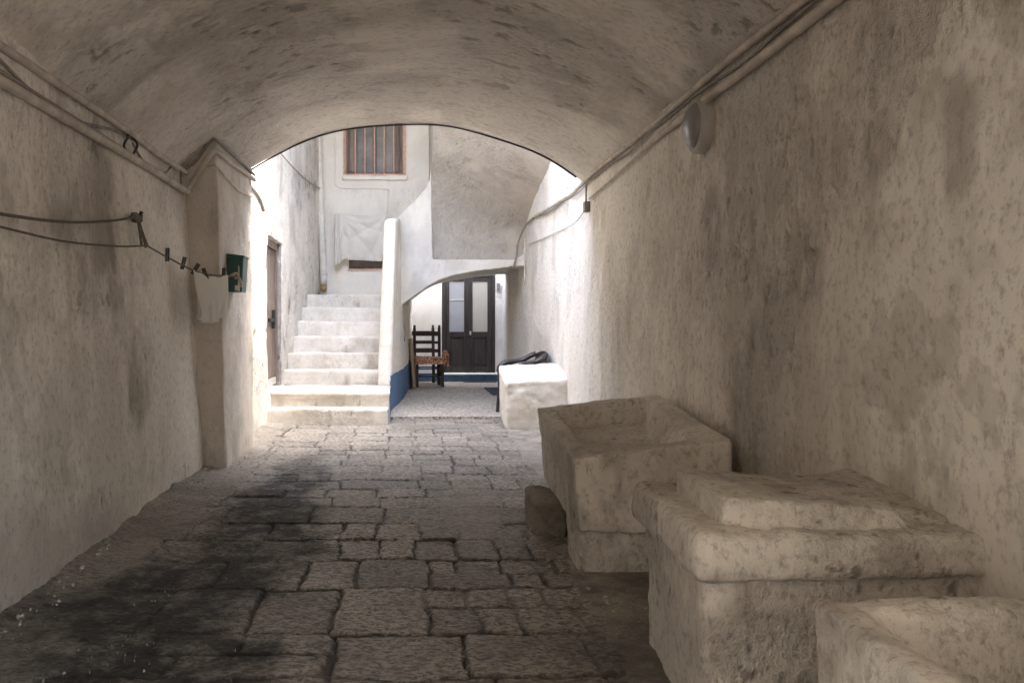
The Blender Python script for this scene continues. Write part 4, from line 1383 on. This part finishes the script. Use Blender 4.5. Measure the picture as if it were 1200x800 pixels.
# hanging cloth
def hung():
    nu, nv = 60, 70
    u, v = np.meshgrid(np.linspace(0, 1, nu), np.linspace(0, 1, nv), indexing='ij')
    y = 5.80 + .55 * u
    top = np.stack([np.interp(y, LN[:, 1], LN[:, k]) for k in range(3)], -1)
    sagt = .020 * np.sin(math.pi * u) + .006 * np.sin(u * 19)
    ln = .365 * (0.80 + .20 * np.sin(math.pi * np.clip(u * 1.05, 0, 1)) ** .5) * (1 - .10 * u)
    Z = top[..., 2] + .004 - sagt * (1 - v) - ln * v
    fold = .020 * np.sin(u * 13 + 1.2 * v) * v + .016 * np.sin(u * 29 + 2 * v) * v ** 1.5
    ctr = .055 * np.sin(math.pi * u) * v
    X = top[..., 0] + .010 + fold + .3 * ctr + .02 * (v * (u < .1))
    Y = y + .03 * (0.5 - u) * v + .012 * np.sin(v * 9 + u * 4) * v
    return np.stack([X, Y, Z], -1)


o = shell_obj('hanging_cloth', hung(), None, (.003, .002, 0), M['linen'])
tag(o, 'small thin white cloth pegged on the clothesline in front of the pillar', 'cloth')

# letter box
lb_ = thing('letter_box', 'dark green metal letter box fixed to the inner face of the pillar', 'letter box', (-1.33, 6.66, 1.33))
V, F = hexa([(-.01, -.094, .0), (.104, -.094, .0), (.104, .094, .0), (-.01, .094, .0), (-.01, -.10, .27), (.118, -.10, .27), (.118, .10, .27), (-.01, .10, .27)])
bevel_obj('body', (V, F), M['green'], lb_, w=.006)
V, F = hexa([(-.012, -.108, .272), (.128, -.108, .262), (.128, .108, .262), (-.012, .108, .272), (-.012, -.108, .295), (.126, -.108, .278), (.126, .108, .278), (-.012, .108, .295)])
bevel_obj('lid', (V, F), M['green'], lb_, w=.004)
bevel_obj('trim', merge(hexa([(.074, -.098, .005), (.090, -.098, .005), (.090, -.094, .005), (.074, -.094, .005), (.078, -.100, .20), (.086, -.100, .20), (.086, -.096, .20), (.078, -.096, .20)]), box_geo(.052, .088, -.100, -.092, .01, .05)), M['silver'], lb_, w=.0015)
o = tube('rope_knot', [(-1.30, 6.53, 1.455), (-1.275, 6.56, 1.462), (-1.255, 6.555, 1.445), (-1.27, 6.55, 1.435), (-1.285, 6.54, 1.46), (-1.262, 6.545, 1.47), (-1.245, 6.55, 1.44), (-1.228, 6.552, 1.40), (-1.226, 6.555, 1.365)], .010, M['palerope'])
tag(o, 'pale knotted rope end hanging in front of the green letter box', 'rope')

# ------------------------------------------------------------------ litter on the dark paving
V, F = [], []
for k in range(150):
    y = 2.3 + 2.2 * rng.random() ** 1.3
    x = np.clip(rng.normal(-1.02, .20), -1.40, -.5)
    s = .0018 + .0036 * rng.random() ** 3
    a = rng.random() * 6.28
    n = len(V)
    z = .006 + .012 * float(fbm(np.array([[x * .8, y * .8, 0]]), 2, 63)[0])
    for q in range(4):
        th = a + q * 1.57 + rng.random() * .5
        V.append((x + s * math.cos(th) * 1.3, y + s * math.sin(th), z - .012))
    V.append((x, y, z + s * .35))
    F += [(n + q, n + (q + 1) % 4, n + 4) for q in range(4)] + [(n + 3, n + 2, n + 1, n)]
M['grit'] = mat_simple('plaster_crumbs', (0.42, 0.38, 0.33), .9, .4, 60)
o = link_mesh('litter', V, F, M['grit'], smooth=False)
tag(o, 'pale plaster crumbs scattered over the blackened paving', 'litter', kind='stuff')

V, F = [], []
for k in range(520):
    if k % 2:
        y = rng.uniform(2.8, 7.0)
        x = float(left_x(np.array(y), np.array(0.0))) + .05 + abs(rng.normal(0, .07))
        if y > 6.3:
            x = -1.27 + abs(rng.normal(0, .05))
    else:
        y = rng.uniform(2.9, 6.5)
        x = rng.uniform(.72, 1.0) + (.05 if y > 4.2 else 0)
        if 3.6 < y < 5.1:
            x -= .12
    r_ = .003 + .011 * rng.random() ** 4
    n = len(V)
    z = .010 + (.018 if x < -1.3 else 0)
    ax = rng.uniform(.6, 1.3, 3) * r_
    th = rng.random() * 6.28
    for dx, dy, dz in ((1, 0, 0), (0, 1, 0), (-1, 0, 0), (0, -1, 0), (.2, .1, .8), (-.1, .1, -1)):
        px_, py_ = dx * ax[0], dy * ax[1]
        V.append((x + px_ * math.cos(th) - py_ * math.sin(th), y + px_ * math.sin(th) + py_ * math.cos(th), z + dz * ax[2]))
    F += [(n + q, n + (q + 1) % 4, n + 4) for q in range(4)] + [(n + (q + 1) % 4, n + q, n + 5) for q in range(4)]
o = link_mesh('rubble_crumbs', V, F, M['grit'], smooth=False)
tag(o, 'fallen plaster crumbs along the foot of the walls and tubs', 'rubble', kind='stuff')
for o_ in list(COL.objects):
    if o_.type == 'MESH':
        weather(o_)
